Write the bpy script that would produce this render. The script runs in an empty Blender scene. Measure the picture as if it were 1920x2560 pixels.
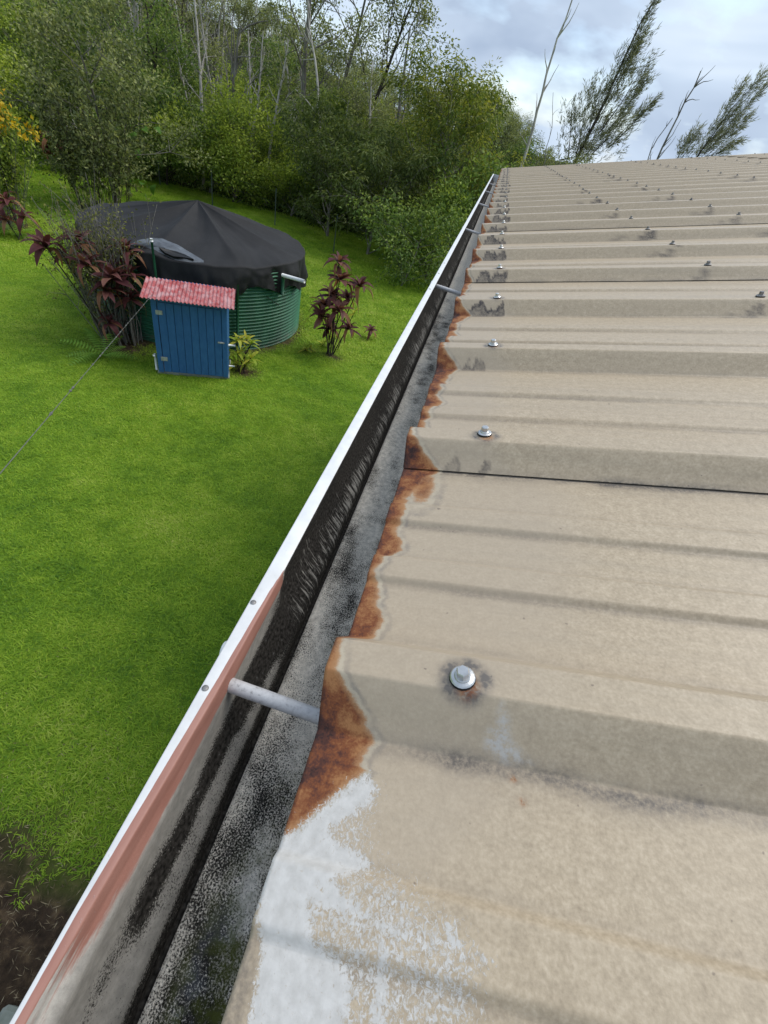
import bpy, math, random
import numpy as np
from mathutils import Vector, Matrix, Euler

# ------------------------------------------------------------------ camera, sky, sun, exposure
scn = bpy.context.scene
col = scn.collection
CAM = np.array([0.01072, 0.0, 0.29623])
FWD = np.array([-0.03392238, 0.76363162, -0.64476044])
RGT = np.array([0.95773848, 0.20921512, 0.19739815])
UPV = np.array([-0.2856331, 0.61081567, 0.73845646])
FPX = 1149.7456                      # focal length in pixels of a 1920 x 2560 picture
cd = bpy.data.cameras.new('camera')
cd.sensor_fit = 'VERTICAL'; cd.sensor_height = 36.0; cd.lens = FPX / 2560 * 36.0
cd.clip_start = 0.01; cd.clip_end = 2000
cam = bpy.data.objects.new('camera', cd); col.objects.link(cam)
m = Matrix((RGT, UPV, -FWD)).transposed().to_4x4(); m.translation = Vector(CAM)
cam.matrix_world = m
scn.camera = cam

SUN_EL, SUN_AZ = math.radians(54), math.radians(55)     # azimuth measured from +Y towards +X
world = bpy.data.worlds.new('World'); scn.world = world; world.use_nodes = True
wn = world.node_tree; wn.nodes.clear()
def wnode(t): return wn.nodes.new(t)
w_out = wnode('ShaderNodeOutputWorld'); w_bg = wnode('ShaderNodeBackground')
w_bg.inputs['Strength'].default_value = 0.115
w_sky = wnode('ShaderNodeTexSky'); w_sky.sky_type = 'NISHITA'; w_sky.sun_disc = False
w_sky.sun_elevation = SUN_EL; w_sky.sun_rotation = SUN_AZ
w_tc = wnode('ShaderNodeTexCoord'); w_map = wnode('ShaderNodeMapping')
w_map.inputs['Scale'].default_value = (1.0, 1.0, 2.3); w_map.inputs['Rotation'].default_value = (0.0, 0.12, 0.0)
w_map.inputs['Location'].default_value = (0.35, 0.1, 0.3)
w_n1 = wnode('ShaderNodeTexNoise'); w_n1.inputs['Scale'].default_value = 2.6; w_n1.inputs['Detail'].default_value = 4; w_n1.inputs['Roughness'].default_value = 0.52
w_n1.inputs['Distortion'].default_value = 0.35
w_n2 = wnode('ShaderNodeTexNoise'); w_n2.inputs['Scale'].default_value = 5.5; w_n2.inputs['Detail'].default_value = 5; w_n2.inputs['Roughness'].default_value = 0.5
w_r1 = wnode('ShaderNodeValToRGB')   # cloud tone: grey-blue bellies to bright gaps
for i, (pos, c) in enumerate(((0.34, (1.75, 2.2, 2.95, 1)), (0.46, (2.35, 2.85, 3.6, 1)), (0.56, (2.8, 3.35, 4.1, 1)), (0.72, (4.0, 4.5, 5.0, 1)))):
    e = w_r1.color_ramp.elements[i] if i < 2 else w_r1.color_ramp.elements.new(pos)
    e.position = pos; e.color = c
w_r2 = wnode('ShaderNodeValToRGB'); w_r2.color_ramp.elements[0].position = 0.25; w_r2.color_ramp.elements[1].position = 0.5
w_mix = wnode('ShaderNodeMix'); w_mix.data_type = 'RGBA'
L = wn.links.new
L(w_tc.outputs['Generated'], w_map.inputs['Vector'])
L(w_map.outputs['Vector'], w_n1.inputs['Vector']); L(w_map.outputs['Vector'], w_n2.inputs['Vector'])
L(w_n1.outputs['Fac'], w_r1.inputs['Fac']); L(w_n2.outputs['Fac'], w_r2.inputs['Fac'])
L(w_r2.outputs['Color'], w_mix.inputs['Factor']); L(w_sky.outputs['Color'], w_mix.inputs['A']); L(w_r1.outputs['Color'], w_mix.inputs['B'])
L(w_mix.outputs['Result'], w_bg.inputs['Color']); L(w_bg.outputs['Background'], w_out.inputs['Surface'])

sd = bpy.data.lights.new('sun', 'SUN'); sd.energy = 1.5; sd.angle = math.radians(42); sd.color = (1.0, 0.96, 0.9)
sun = bpy.data.objects.new('sun', sd); col.objects.link(sun)
sdir = Vector((math.sin(SUN_AZ) * math.cos(SUN_EL), math.cos(SUN_AZ) * math.cos(SUN_EL), math.sin(SUN_EL)))
sun.rotation_euler = (-sdir).to_track_quat('-Z', 'Y').to_euler()
scn.view_settings.view_transform = 'Standard'; scn.view_settings.look = 'None'
scn.view_settings.exposure = 1.0; scn.view_settings.gamma = 1.0
scn.view_settings.use_curve_mapping = False
scn.cycles.max_bounces = 6; scn.cycles.transparent_max_bounces = 6

# ------------------------------------------------------------------ helpers
rng = np.random.default_rng(7)
def ray(px, py):
    d = FWD + RGT * (px - 960) / FPX - UPV * (py - 1280) / FPX
    return d / np.linalg.norm(d)
def atY(px, py, Y):
    d = ray(px, py); return CAM + d * (Y - CAM[1]) / d[1]
def atZ(px, py, Z):
    d = ray(px, py); return CAM + d * (Z - CAM[2]) / d[2]
def z3(x, y): return (x / 1.728, 420 + y / 1.728)

def link(o, parent=None):
    col.objects.link(o)
    if parent is not None: o.parent = parent
    return o
def tag(o, label=None, cat=None, group=None, kind=None):
    if label: o['label'] = label
    if cat: o['category'] = cat
    if group: o['group'] = group
    if kind: o['kind'] = kind
    return o
def empty(name, loc, rz=0.0, **k):
    o = bpy.data.objects.new(name, None); o.location = [float(v) for v in loc]; o.rotation_euler = (0, 0, rz); o.empty_display_size = 0.1
    link(o); return tag(o, **k)
def np_mesh(name, V, F, mat=None, smooth=False, attrs=None, mats=None, mi=None):
    """V (n,3); F: array (m,4)/(m,3) or list of them"""
    me = bpy.data.meshes.new(name)
    Fs = F if isinstance(F, list) else [F]
    Fs = [np.asarray(f, dtype=np.int32) for f in Fs if len(f)]
    V = np.asarray(V, dtype=np.float32)
    me.vertices.add(len(V)); me.vertices.foreach_set('co', V.ravel())
    idx = np.concatenate([f.ravel() for f in Fs]); sizes = np.concatenate([np.full(len(f), f.shape[1], np.int32) for f in Fs])
    me.loops.add(len(idx)); me.loops.foreach_set('vertex_index', idx)
    st = np.concatenate([[0], np.cumsum(sizes)[:-1]]).astype(np.int32)
    me.polygons.add(len(sizes)); me.polygons.foreach_set('loop_start', st)
    try: me.polygons.foreach_set('loop_total', sizes)
    except Exception: pass
    if smooth: me.polygons.foreach_set('use_smooth', np.ones(len(sizes), dtype=bool))
    if attrs:
        for k, a in attrs.items():
            at = me.attributes.new(k, 'FLOAT', 'POINT'); at.data.foreach_set('value', np.asarray(a, dtype=np.float32).ravel())
    if mats:
        for mm in mats: me.materials.append(mm)
        if mi is not None: me.polygons.foreach_set('material_index', np.asarray(mi, np.int32))
    elif mat: me.materials.append(mat)
    me.update(calc_edges=True); me.validate(clean_customdata=False)
    return me
def obj(name, me, parent=None, loc=None, rot=None, scale=None):
    o = bpy.data.objects.new(name, me); link(o, parent)
    if loc is not None: o.location = [float(v) for v in loc]
    if rot is not None: o.rotation_euler = rot
    if scale is not None: o.scale = (scale,) * 3 if np.isscalar(scale) else scale
    return o

class MB:
    """collects simple shapes into one mesh"""
    def __init__(s): s.V = []; s.F = []; s.n = 0
    def add(s, V, F):
        V = np.asarray(V, float)
        s.V.append(V); s.F += [tuple(int(i) + s.n for i in f) for f in F]; s.n += len(V); return s
    def box(s, a, b, ch=0.0):
        (x0, y0, z0), (x1, y1, z1) = a, b
        if ch <= 0:
            V = [(x, y, z) for z in (z0, z1) for y in (y0, y1) for x in (x0, x1)]
            F = [(0, 2, 3, 1), (4, 5, 7, 6), (0, 1, 5, 4), (2, 6, 7, 3), (0, 4, 6, 2), (1, 3, 7, 5)]
            return s.add(V, F)
        # box with chamfered vertical and top edges
        def ring(z, i): return [(x0 + i, y0, z), (x1 - i, y0, z), (x1, y0 + i, z), (x1, y1 - i, z), (x1 - i, y1, z), (x0 + i, y1, z), (x0, y1 - i, z), (x0, y0 + i, z)]
        def ring2(z, d, i): return [(x0 + d + i, y0 + d, z), (x1 - d - i, y0 + d, z), (x1 - d, y0 + d + i, z), (x1 - d, y1 - d - i, z), (x1 - d - i, y1 - d, z), (x0 + d + i, y1 - d, z), (x0 + d, y1 - d - i, z), (x0 + d, y0 + d + i, z)]
        V = ring(z0, ch) + ring(z1 - ch, ch) + ring2(z1, ch, ch * 0.4)
        F = [tuple(range(7, -1, -1)), tuple(range(16, 24))]
        for r in (0, 8):
            for i in range(8): F.append((r + i, r + (i + 1) % 8, r + 8 + (i + 1) % 8, r + 8 + i))
        return s.add(V, F)
    def tube(s, pts, rad, seg=6, cap=True):
        V, F = tube_np(pts, rad, seg)
        F = [tuple(f) for f in F]
        n = len(V) // seg
        if cap: F += [tuple(range(seg - 1, -1, -1)), tuple(range((n - 1) * seg, n * seg))]
        return s.add(V, F)
    def lathe(s, prof, seg=16, axis='z', c=(0, 0, 0)):
        V = []; F = []
        for (r, z) in prof:
            for i in range(seg):
                a = 2 * math.pi * i / seg; V.append((r * math.cos(a), r * math.sin(a), z))
        for k in range(len(prof) - 1):
            for i in range(seg): F.append((k * seg + i, k * seg + (i + 1) % seg, (k + 1) * seg + (i + 1) % seg, (k + 1) * seg + i))
        F.append(tuple(range((len(prof) - 1) * seg, len(prof) * seg)))
        V = np.array(V)
        if axis == 'x': V = V[:, [2, 0, 1]]
        if axis == 'y': V = V[:, [1, 2, 0]]
        return s.add(V + np.array(c), F)
    def mesh(s, name, mat, smooth=False):
        me = bpy.data.meshes.new(name); me.from_pydata([tuple(map(float, v)) for v in np.concatenate(s.V)], [], s.F)
        if mat: me.materials.append(mat)
        if smooth: me.polygons.foreach_set('use_smooth', [True] * len(me.polygons))
        me.update(); return me
    def build(s, name, mat, parent=None, smooth=False, **k): return obj(name, s.mesh(name, mat, smooth), parent, **k)

def tube_np(pts, rad, seg=6):
    P = np.asarray(pts, float); n = len(P); R = np.broadcast_to(np.asarray(rad, float), (n,))
    T = np.gradient(P, axis=0); T /= np.linalg.norm(T, axis=1, keepdims=True) + 1e-9
    ref = np.array([0.0, 0.0, 1.0]) if abs(T[:, 2]).mean() < 0.8 else np.array([1.0, 0.0, 0.0])
    A = np.cross(T, ref); A /= np.linalg.norm(A, axis=1, keepdims=True) + 1e-9
    B = np.cross(T, A)
    a = np.arange(seg) * 2 * math.pi / seg
    V = P[:, None] + R[:, None, None] * (np.cos(a)[None, :, None] * A[:, None] + np.sin(a)[None, :, None] * B[:, None])
    i = np.arange(n - 1)[:, None] * seg; j = np.arange(seg)[None]; j2 = (j + 1) % seg
    F = np.stack([i + j, i + seg + j, i + seg + j2, i + j2], -1).reshape(-1, 4)
    return V.reshape(-1, 3), F
def join_np(parts):
    V = []; F = []; n = 0
    for v, f in parts: V.append(v); F.append(f + n); n += len(v)
    return np.concatenate(V), np.concatenate(F)
def sstep(a, b, x):
    t = np.clip((x - a) / (b - a), 0, 1); return t * t * (3 - 2 * t)
class Noise1:
    def __init__(s, seed, n=4096): s.t = np.random.default_rng(seed).random(n) * 2 - 1; s.n = n
    def __call__(s, x, octv=3):
        x = np.asarray(x, float); r = 0; a = 1.0
        for o in range(octv):
            i = np.floor(x).astype(int); f = x - i; f = f * f * (3 - 2 * f)
            r = r + a * (s.t[(i + 131 * o) % s.n] * (1 - f) + s.t[(i + 1 + 131 * o) % s.n] * f); x = x * 2.03; a *= 0.5
        return r
def noise2(seed):
    t = np.random.default_rng(seed).random((256, 256)) * 2 - 1
    def f(x, y, octv=3):
        r = 0; a = 1.0; x = np.asarray(x, float); y = np.asarray(y, float)
        for o in range(octv):
            i = np.floor(x).astype(int); j = np.floor(y).astype(int); u = x - i; v = y - j; u = u * u * (3 - 2 * u); v = v * v * (3 - 2 * v)
            g = lambda p, q: t[p % 256, q % 256]
            r = r + a * ((g(i, j) * (1 - u) + g(i + 1, j) * u) * (1 - v) + (g(i, j + 1) * (1 - u) + g(i + 1, j + 1) * u) * v); x = x * 2.1 + 17; y = y * 2.1 + 5; a *= 0.5
        return r
    return f
def poly_sd(poly, x, y):
    """signed distance, positive inside"""
    P = np.array(poly); d = np.full(x.shape, 1e9); ins = np.zeros(x.shape, bool)
    for (ax, ay), (bx, by) in zip(P, np.roll(P, -1, 0)):
        ex, ey = bx - ax, by - ay; wx, wy = x - ax, y - ay
        t = np.clip((wx * ex + wy * ey) / (ex * ex + ey * ey + 1e-12), 0, 1)
        d = np.minimum(d, np.hypot(wx - ex * t, wy - ey * t))
        c = ((ay > y) != (by > y)) & (x < (bx - ax) * (y - ay) / (by - ay + 1e-12) + ax); ins ^= c
    return np.where(ins, d, -d)

# ------------------------------------------------------------------ material helpers
class M:
    def __init__(s, name):
        s.m = bpy.data.materials.new(name); s.m.use_nodes = True; s.nt = s.m.node_tree
        s.b = s.nt.nodes['Principled BSDF']; s.out = s.nt.nodes['Material Output']
    def n(s, t): return s.nt.nodes.new(t)
    def l(s, a, b): s.nt.links.new(a, b)
    def put(s, sock, v):
        if hasattr(v, 'is_output') or isinstance(v, bpy.types.NodeSocket): s.l(v, sock)
        elif isinstance(v, (tuple, list)) and sock.type == 'RGBA' and len(v) == 3: sock.default_value = (*v, 1)
        else: sock.default_value = v
    def obj(s): 
        if not hasattr(s, '_tc'): s._tc = s.n('ShaderNodeTexCoord')
        return s._tc.outputs['Object']
    def map(s, vec, scale=(1, 1, 1), loc=(0, 0, 0), rot=(0, 0, 0)):
        k = s.n('ShaderNodeMapping'); s.l(vec, k.inputs['Vector']); k.inputs['Scale'].default_value = scale; k.inputs['Location'].default_value = loc; k.inputs['Rotation'].default_value = rot
        return k.outputs['Vector']
    def noise(s, vec, scale, detail=3, rough=0.5, dist=0.0):
        k = s.n('ShaderNodeTexNoise'); s.l(vec, k.inputs['Vector']); k.inputs['Scale'].default_value = scale; k.inputs['Detail'].default_value = detail
        k.inputs['Roughness'].default_value = rough; k.inputs['Distortion'].default_value = dist; return k.outputs['Fac']
    def vor(s, vec, scale):
        k = s.n('ShaderNodeTexVoronoi'); s.l(vec, k.inputs['Vector']); k.inputs['Scale'].default_value = scale; return k.outputs['Distance']
    def math(s, op, a, b=0.0, clamp=False):
        k = s.n('ShaderNodeMath'); k.operation = op; k.use_clamp = clamp; s.put(k.inputs[0], a); s.put(k.inputs[1], b); return k.outputs[0]
    def rng(s, v, a, b, c=0.0, d=1.0, smooth=False):
        k = s.n('ShaderNodeMapRange'); k.clamp = True
        if smooth: k.interpolation_type = 'SMOOTHSTEP'
        s.put(k.inputs['Value'], v)
        for nme, x in (('From Min', a), ('From Max', b), ('To Min', c), ('To Max', d)): s.put(k.inputs[nme], x)
        return k.outputs['Result']
    def mix(s, f, a, b, blend='MIX'):
        k = s.n('ShaderNodeMix'); k.data_type = 'RGBA'; k.blend_type = blend
        s.put(k.inputs['Factor'], f); s.put(k.inputs['A'], a); s.put(k.inputs['B'], b); return k.outputs['Result']
    def ramp(s, f, stops):
        k = s.n('ShaderNodeValToRGB'); cr = k.color_ramp
        for i, (p, c) in enumerate(stops):
            e = cr.elements[i] if i < 2 else cr.elements.new(p)
            e.position = p; e.color = (*c, 1)
        s.l(f, k.inputs['Fac']); return k.outputs['Color']
    def attr(s, name):
        k = s.n('ShaderNodeAttribute'); k.attribute_name = name; return k.outputs['Fac']
    def bump(s, h, strength=0.3, dist=0.001):
        k = s.n('ShaderNodeBump'); k.inputs['Strength'].default_value = strength; k.inputs['Distance'].default_value = dist; s.put(k.inputs['Height'], h); s.l(k.outputs['Normal'], s.b.inputs['Normal'])
    def fin(s, color=None, rough=None, metal=None, spec=None):
        if color is not None: s.put(s.b.inputs['Base Color'], color)
        if rough is not None: s.put(s.b.inputs['Roughness'], rough)
        if metal is not None: s.put(s.b.inputs['Metallic'], metal)
        if spec is not None: s.put(s.b.inputs['Specular IOR Level'], spec)
        return s.m
def simple(name, c, rough=0.6, var=0.12, scale=8.0, metal=0.0, bump=0.0, c2=None, spec=0.4):
    k = M(name); v = k.obj(); nz = k.noise(v, scale, 4, 0.6)
    cc = c2 or tuple(x * (1 - 2.2 * var) for x in c)
    c1 = tuple(min(1, x * (1 + var)) for x in c)
    k.fin(k.ramp(nz, ((0.3, cc), (0.7, c1))), rough, metal, spec)
    if bump: k.bump(k.noise(v, scale * 4, 4), 0.5, bump)
    return k.m
def leafmat(name, dark, mid, light, trans=0.3, rough=0.45, spec=0.35, jitter=0.25):
    rough = max(rough, 0.55); spec = min(spec, 0.2); trans = min(0.48, trans + 0.15)
    k = M(name); t = k.attr('tint')
    oi = k.n('ShaderNodeObjectInfo')
    f = k.math('ADD', t, k.math('MULTIPLY', k.math('SUBTRACT', oi.outputs['Random'], 0.5), jitter))
    c = k.ramp(f, ((0.0, dark), (0.5, mid), (1.0, light)))
    k.fin(c, rough, 0, spec)
    tr = k.n('ShaderNodeBsdfTranslucent'); k.l(k.mix(1.0, c, (1.0, 1.0, 0.55), 'MULTIPLY'), tr.inputs['Color'])
    mx = k.n('ShaderNodeMixShader'); mx.inputs['Fac'].default_value = trans
    k.l(k.b.outputs['BSDF'], mx.inputs[1]); k.l(tr.outputs['BSDF'], mx.inputs[2]); k.l(mx.outputs['Shader'], k.out.inputs['Surface'])
    return k.m

# ------------------------------------------------------------------ ground
GZ = -4.0
_tn = noise2(3)
def terrain(x, y):
    x = np.asarray(x, float); y = np.asarray(y, float)
    z = GZ + 0.055 * np.maximum(0, y - 26) * sstep(26, 45, y) * sstep(0.15, 0.5, -x / np.maximum(y, 1.0)) + 0.05 * np.maximum(0, -x - 24)
    z = np.minimum(z, 14.0 + 0 * z)
    z = z + 0.035 * _tn(x * 0.35, y * 0.35, 3) + 0.9 * _tn(x * 0.03 + 9, y * 0.03, 2) * sstep(26, 50, np.hypot(x, y))
    return z
def soil_shade_mask(x, y):     # bare earth beside the house wall
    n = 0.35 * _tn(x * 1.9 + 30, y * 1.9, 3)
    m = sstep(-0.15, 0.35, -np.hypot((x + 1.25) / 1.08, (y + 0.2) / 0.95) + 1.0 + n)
    for (a, b, r_) in ((-2.48, 9.78, 0.36), (-3.74, 7.95, 0.42), (-6.0, 7.6, 0.7), (-3.0, 9.65, 0.2), (-12.1, 15.6, 1.0), (-12.3, 12.0, 1.0)): m = np.maximum(m, sstep(0.0, 0.5, 1 - np.hypot(x - a, y - b) / r_ + 0.6 * n))  # soil rings at plant bases and tank, doubling as painted contact shading
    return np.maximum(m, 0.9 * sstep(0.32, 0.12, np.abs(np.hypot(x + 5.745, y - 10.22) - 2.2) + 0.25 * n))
def path_mask(x, y): return sstep(21.0, 23.5, y + 1.2 * _tn(x * 0.4, 3.3, 2)) 
k = M('lawn_ground'); v = k.obj()
g1 = k.ramp(k.noise(v, 1.2, 5, 0.6), ((0.3, (0.08, 0.16, 0.014)), (0.5, (0.13, 0.23, 0.018)), (0.7, (0.19, 0.28, 0.025))))
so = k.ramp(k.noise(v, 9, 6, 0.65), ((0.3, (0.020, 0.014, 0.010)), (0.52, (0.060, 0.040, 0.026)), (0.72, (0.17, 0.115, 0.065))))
li = k.ramp(k.noise(v, 3, 6, 0.65), ((0.3, (0.012, 0.012, 0.006)), (0.6, (0.03, 0.035, 0.012)), (0.75, (0.05, 0.06, 0.02))))
cc = k.mix(k.attr('soil_shade'), g1, so); cc = k.mix(k.attr('litter'), cc, li)
k.bump(k.noise(v, 30, 5, 0.7), 0.8, 0.03); MAT_GROUND = k.fin(cc, 0.95, 0, 0.1)
gx = np.concatenate([-np.geomspace(600, 30, 22), np.arange(-28, -14, 1.0), np.arange(-14, 2, 0.25), np.arange(2, 30, 2.0), np.geomspace(32, 600, 20)])
gy = np.concatenate([-np.geomspace(300, 8, 14), np.arange(-7, -2, 0.5), np.arange(-2, 16, 0.25), np.arange(16, 60, 1.0), np.geomspace(62, 900, 24)])
GX, GY = np.meshgrid(gx, gy, indexing='ij'); ni, nj = GX.shape
V = np.stack([GX, GY, terrain(GX, GY)], -1).reshape(-1, 3)
I = np.arange(ni - 1)[:, None] * nj; J = np.arange(nj - 1)[None]
F = np.stack([I + J, I + nj + J, I + nj + J + 1, I + J + 1], -1).reshape(-1, 4)
ground = obj('ground', np_mesh('ground', V, F, MAT_GROUND, True, {'soil_shade': soil_shade_mask(GX, GY), 'litter': path_mask(GX, GY)}))
tag(ground, 'mown green lawn running back to the forest floor', kind='structure')

# ------------------------------------------------------------------ roof
SL = math.radians(14.745); CS, SN = math.cos(SL), math.sin(SL)
PITCH = 0.3048; Y1 = 0.1644; RIBH = 0.0265
def rib_phase(v):
    f = (v - Y1) / PITCH; k = np.floor(f + 0.3); return f - k, k.astype(int) + 1      # phase -0.3..0.7, rib number
def roof_profile(v):
    f, _ = rib_phase(v)
    r = np.minimum(sstep(-0.118, -0.028, f) * 0 + np.clip((f + 0.118) / 0.088, 0, 1), np.clip((0.122 - f) / 0.072, 0, 1))
    r = r - 0.015 * np.sin(r * 2 * math.pi)
    mi = lambda a, b: np.minimum(sstep(a, a + 0.022, f), 1 - sstep(b - 0.022, b, f))
    return RIBH * r + 0.0041 * (mi(0.305, 0.42) + mi(0.555, 0.675))
# eave rust: how far the rust reaches up the sheet at a given phase
_ph = np.array([-0.30, -0.17, -0.118, -0.09, -0.07, -0.05, -0.03, 0.03, 0.07, 0.12, 0.155, 0.185, 0.243, 0.30, 0.335, 0.352, 0.40, 0.443, 0.50, 0.545, 0.60, 0.658, 0.70])
_rw = np.array([0.017, 0.032, 0.040, 0.031, 0.0205, 0.0125, 0.006, 0.002, 0.005, 0.018, 0.024, 0.0225, 0.0115, 0.0125, 0.004, 0.0045, 0.010, 0.022, 0.017, 0.012, 0.018, 0.0145, 0.017])
_n1 = Noise1(5); _n1b = Noise1(11); _nd = noise2(21); _ne = noise2(22)
def rust_width(v):
    f, k = rib_phase(v)
    w = np.interp(f, _ph, _rw)
    amp = np.where(k < 3, 0.92, 0.60 + 0.22 * np.sin(k * 2.37) + 0.12 * np.sin(k * 5.1))
    w = w * amp + 0.0022 * _n1(v * 90, 3) + np.where(k >= 2, 0.0055 * _n1b(v * 26, 3), 0)
    near = 0.0353 * (v - 0.069) / 0.0432
    return np.where(v < 0.111, np.minimum(near, 0.036), w)
P1 = [(-0.0015, 0.0704), (0.0064, 0.0761), (0.017, 0.0898), (0.0285, 0.1037), (0.0372, 0.111), (0.0452, 0.1029), (0.0447, 0.0937), (0.035, 0.086), (0.0256, 0.0785), (0.03, 0.0746), (0.0449, 0.0729), (0.0508, 0.0677), (0.0449, 0.0605), (0.0352, 0.0573), (0.0455, 0.0524), (0.0563, 0.0502), (0.0592, 0.0464), (0.0507, 0.0436), (0.0349, 0.0436), (0.0182, 0.0446), (0.0089, 0.045)]
P2 = [(0.0, 0.046), (0.0182, 0.0446), (0.059, 0.0475), (0.078, 0.0461), (0.0887, 0.0473), (0.086, 0.053), (0.0935, 0.0534), (0.0967, 0.0469), (0.1098, 0.0432), (0.1022, 0.0426), (0.0865, 0.0428), (0.0679, 0.0415), (0.0469, 0.0418), (0.0283, 0.0412), (0.0, 0.0409)]
P3 = [(0.004, 0.0378), (0.0347, 0.0352), (0.049, 0.0292), (0.0533, 0.0254), (0.0528, 0.013), (0.0541, -0.03), (0.011, -0.05), (0.009, 0.004), (0.0053, 0.0248)]
P4 = [(0.0591, 0.0407), (0.066, 0.0406), (0.0671, 0.0283), (0.0693, 0.0116), (0.07, -0.04), (0.061, -0.04), (0.0605, 0.0098), (0.059, 0.0266)]
P6 = [(-0.003, 0.0707), (0.0074, 0.0754), (0.0226, 0.0551), (0.034, 0.0298), (0.0084, 0.0036), (0.0053, 0.0248), (0.0003, 0.0357), (-0.003, 0.0464)]
PB = [(0.043, 0.1089), (0.0495, 0.0946), (0.0503, 0.0766), (0.0752, 0.0654), (0.096, 0.0561), (0.1098, 0.0437), (0.1103, 0.0251), (0.09, 0.0), (0.08, -0.05), (0.0, -0.05), (-0.0026, 0.073), (0.0112, 0.0813)]
PS = [(0.1101, 0.1532), (0.1146, 0.1484), (0.1164, 0.1397), (0.1289, 0.1318), (0.114, 0.1298), (0.1019, 0.1352), (0.1034, 0.1408), (0.1077, 0.1434)]
PBR = [(-0.003, 0.037), (0.0058, 0.0249), (0.0086, 0.0137), (0.0084, -0.05), (-0.003, -0.05)]
SCREW_U = [0.0878, 0.580, 0.956, 1.66, 2.37, 3.08, 3.79, 4.5]
def mildew(U, Vv):
    """dark growth on the shaded side of the ribs near the screws"""
    f, k = rib_phase(Vv)
    w = (f + 0.118) / 0.088            # 0 foot .. 1 crest edge
    d = np.zeros_like(U)
    on = (w > -0.25) & (w < 1.0)
    kk = np.clip(k, -8, 40)
    r1 = np.sin(kk * 12.9898) * 43758.5453; r1 -= np.floor(r1); r2 = np.sin(kk * 78.233 + 2) * 12543.17; r2 -= np.floor(r2); r3 = np.sin(kk * 37.7 + 5) * 9731.1; r3 -= np.floor(r3)
    def blob(uc, wd, top, slant, dark):
        t = (U - slant * 0.02 * w - uc) / wd
        edge = top * np.clip(1 - t * t, 0, None) ** 0.7 + 0.30 * _ne(U * 120 + kk * 7, w * 1.6 + kk, 4) * (np.abs(t) < 1)
        return np.where((np.abs(t) < 1) & on, dark * sstep(0.0, 0.10, edge - w) * (0.35 + 0.65 * np.exp(-np.clip(edge - w, 0, 2) / 0.45)), 0)
    late = k >= 3
    d = np.where(late, np.maximum(blob(0.040 + 0.02 * r1, 0.020 + 0.012 * r2, 0.75 + 0.2 * r3, 0.3, 1.3), blob(0.078 + 0.016 * r2, 0.016 + 0.012 * r3, 0.55 + 0.35 * r1, 1.2, 1.25)), 0)
    d = np.where(k == 2, np.maximum(blob(0.057, 0.012, 0.25, 0.3, 0.6), blob(0.083, 0.010, 0.36, 0.8, 0.85)), d)
    d = np.where(k == 3, np.maximum(blob(0.060, 0.019, 0.40, 0.3, 0.85), 0), d)
    for j, su in enumerate(SCREW_U[1:], 1):
        rr = np.sin(kk * 91.7 + j * 17.3) * 7531.3; rr -= np.floor(rr); rs = np.sin(kk * 11.3 + j * 5.1) * 3571.7; rs -= np.floor(rs)
        sc = 1 + 0.5 * j
        d = np.maximum(d, np.where((rr > 0.3) & (k >= 2), np.maximum(blob(su - 0.012 * sc, 0.012 * sc * (0.5 + rs), 0.95, 1.2, 0.85 + 0.4 * rs), blob(su - 0.05 * sc * rs - 0.03, 0.02 * sc * rs + 0.002, 0.5, 1.5, 0.5)), 0))
    return d
def grime_shade_f(U, Vv, k0):
    f, k = rib_phase(Vv)
    line = lambda c, wd: np.exp(-((f - c) / wd) ** 2)
    n = 0.5 + 0.5 * _nd(U * 22, Vv * 60, 3)
    near = np.exp(-np.clip(Vv, 0, None) / 1.2)
    g = 0.75 * line(-0.128, 0.018) * (0.30 + 0.8 * n) * (0.35 + 0.65 * near)
    g = g + 0.5 * (line(0.303, 0.011) + line(0.553, 0.011)) * (0.45 + 0.6 * n) + 0.12 * (line(0.425, 0.008) + line(0.68, 0.008))  # minor-rib edge lines: dirt plus crease shading painted in
    g = g + 0.40 * line(0.13, 0.012) * n * near
    g = g + np.where(k == 2, 0.5 * np.exp(-np.clip(-0.118 - f, 0, 1) / 0.035) * (f < -0.118) * sstep(0.04, 0.12, U) * n, 0)
    g = g + np.where((k == 1) & (U < 0.22), 0.4 * line(-0.135, 0.03) * n, 0)
    lap = (k - 2) % 3 == 0
    g = g + np.where(lap & (f < -0.10) & (f > -0.18), 0.35 * np.exp(-np.abs(f + 0.118) / 0.03) * n, 0)
    return np.clip(g, 0, 1.2)
def screw_stain(U, Vv):
    f, k = rib_phase(Vv); dv = (f - np.where(k == 1, -0.003, 0.012)) * PITCH; d = np.hypot(U - SCREW_U[0], dv * 1.1)
    ring = np.exp(-((d - 0.0135) / 0.0035) ** 2) + 0.6 * (d < 0.0135)
    ring = np.where(d < 0.022, ring, 0) * (0.75 + 0.25 * np.sin(np.arctan2(dv, U - SCREW_U[0]) * 5 + k))
    a = np.where(k <= 1, 1.15, np.where(k <= 5, 0.8, 0.4))
    rust = np.exp(-(np.hypot(U - SCREW_U[0] - 0.0015, (dv + 0.0045)) / 0.0072) ** 4) * np.where(k <= 2, 1.0, 0.5)
    return ring * a, rust

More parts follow.
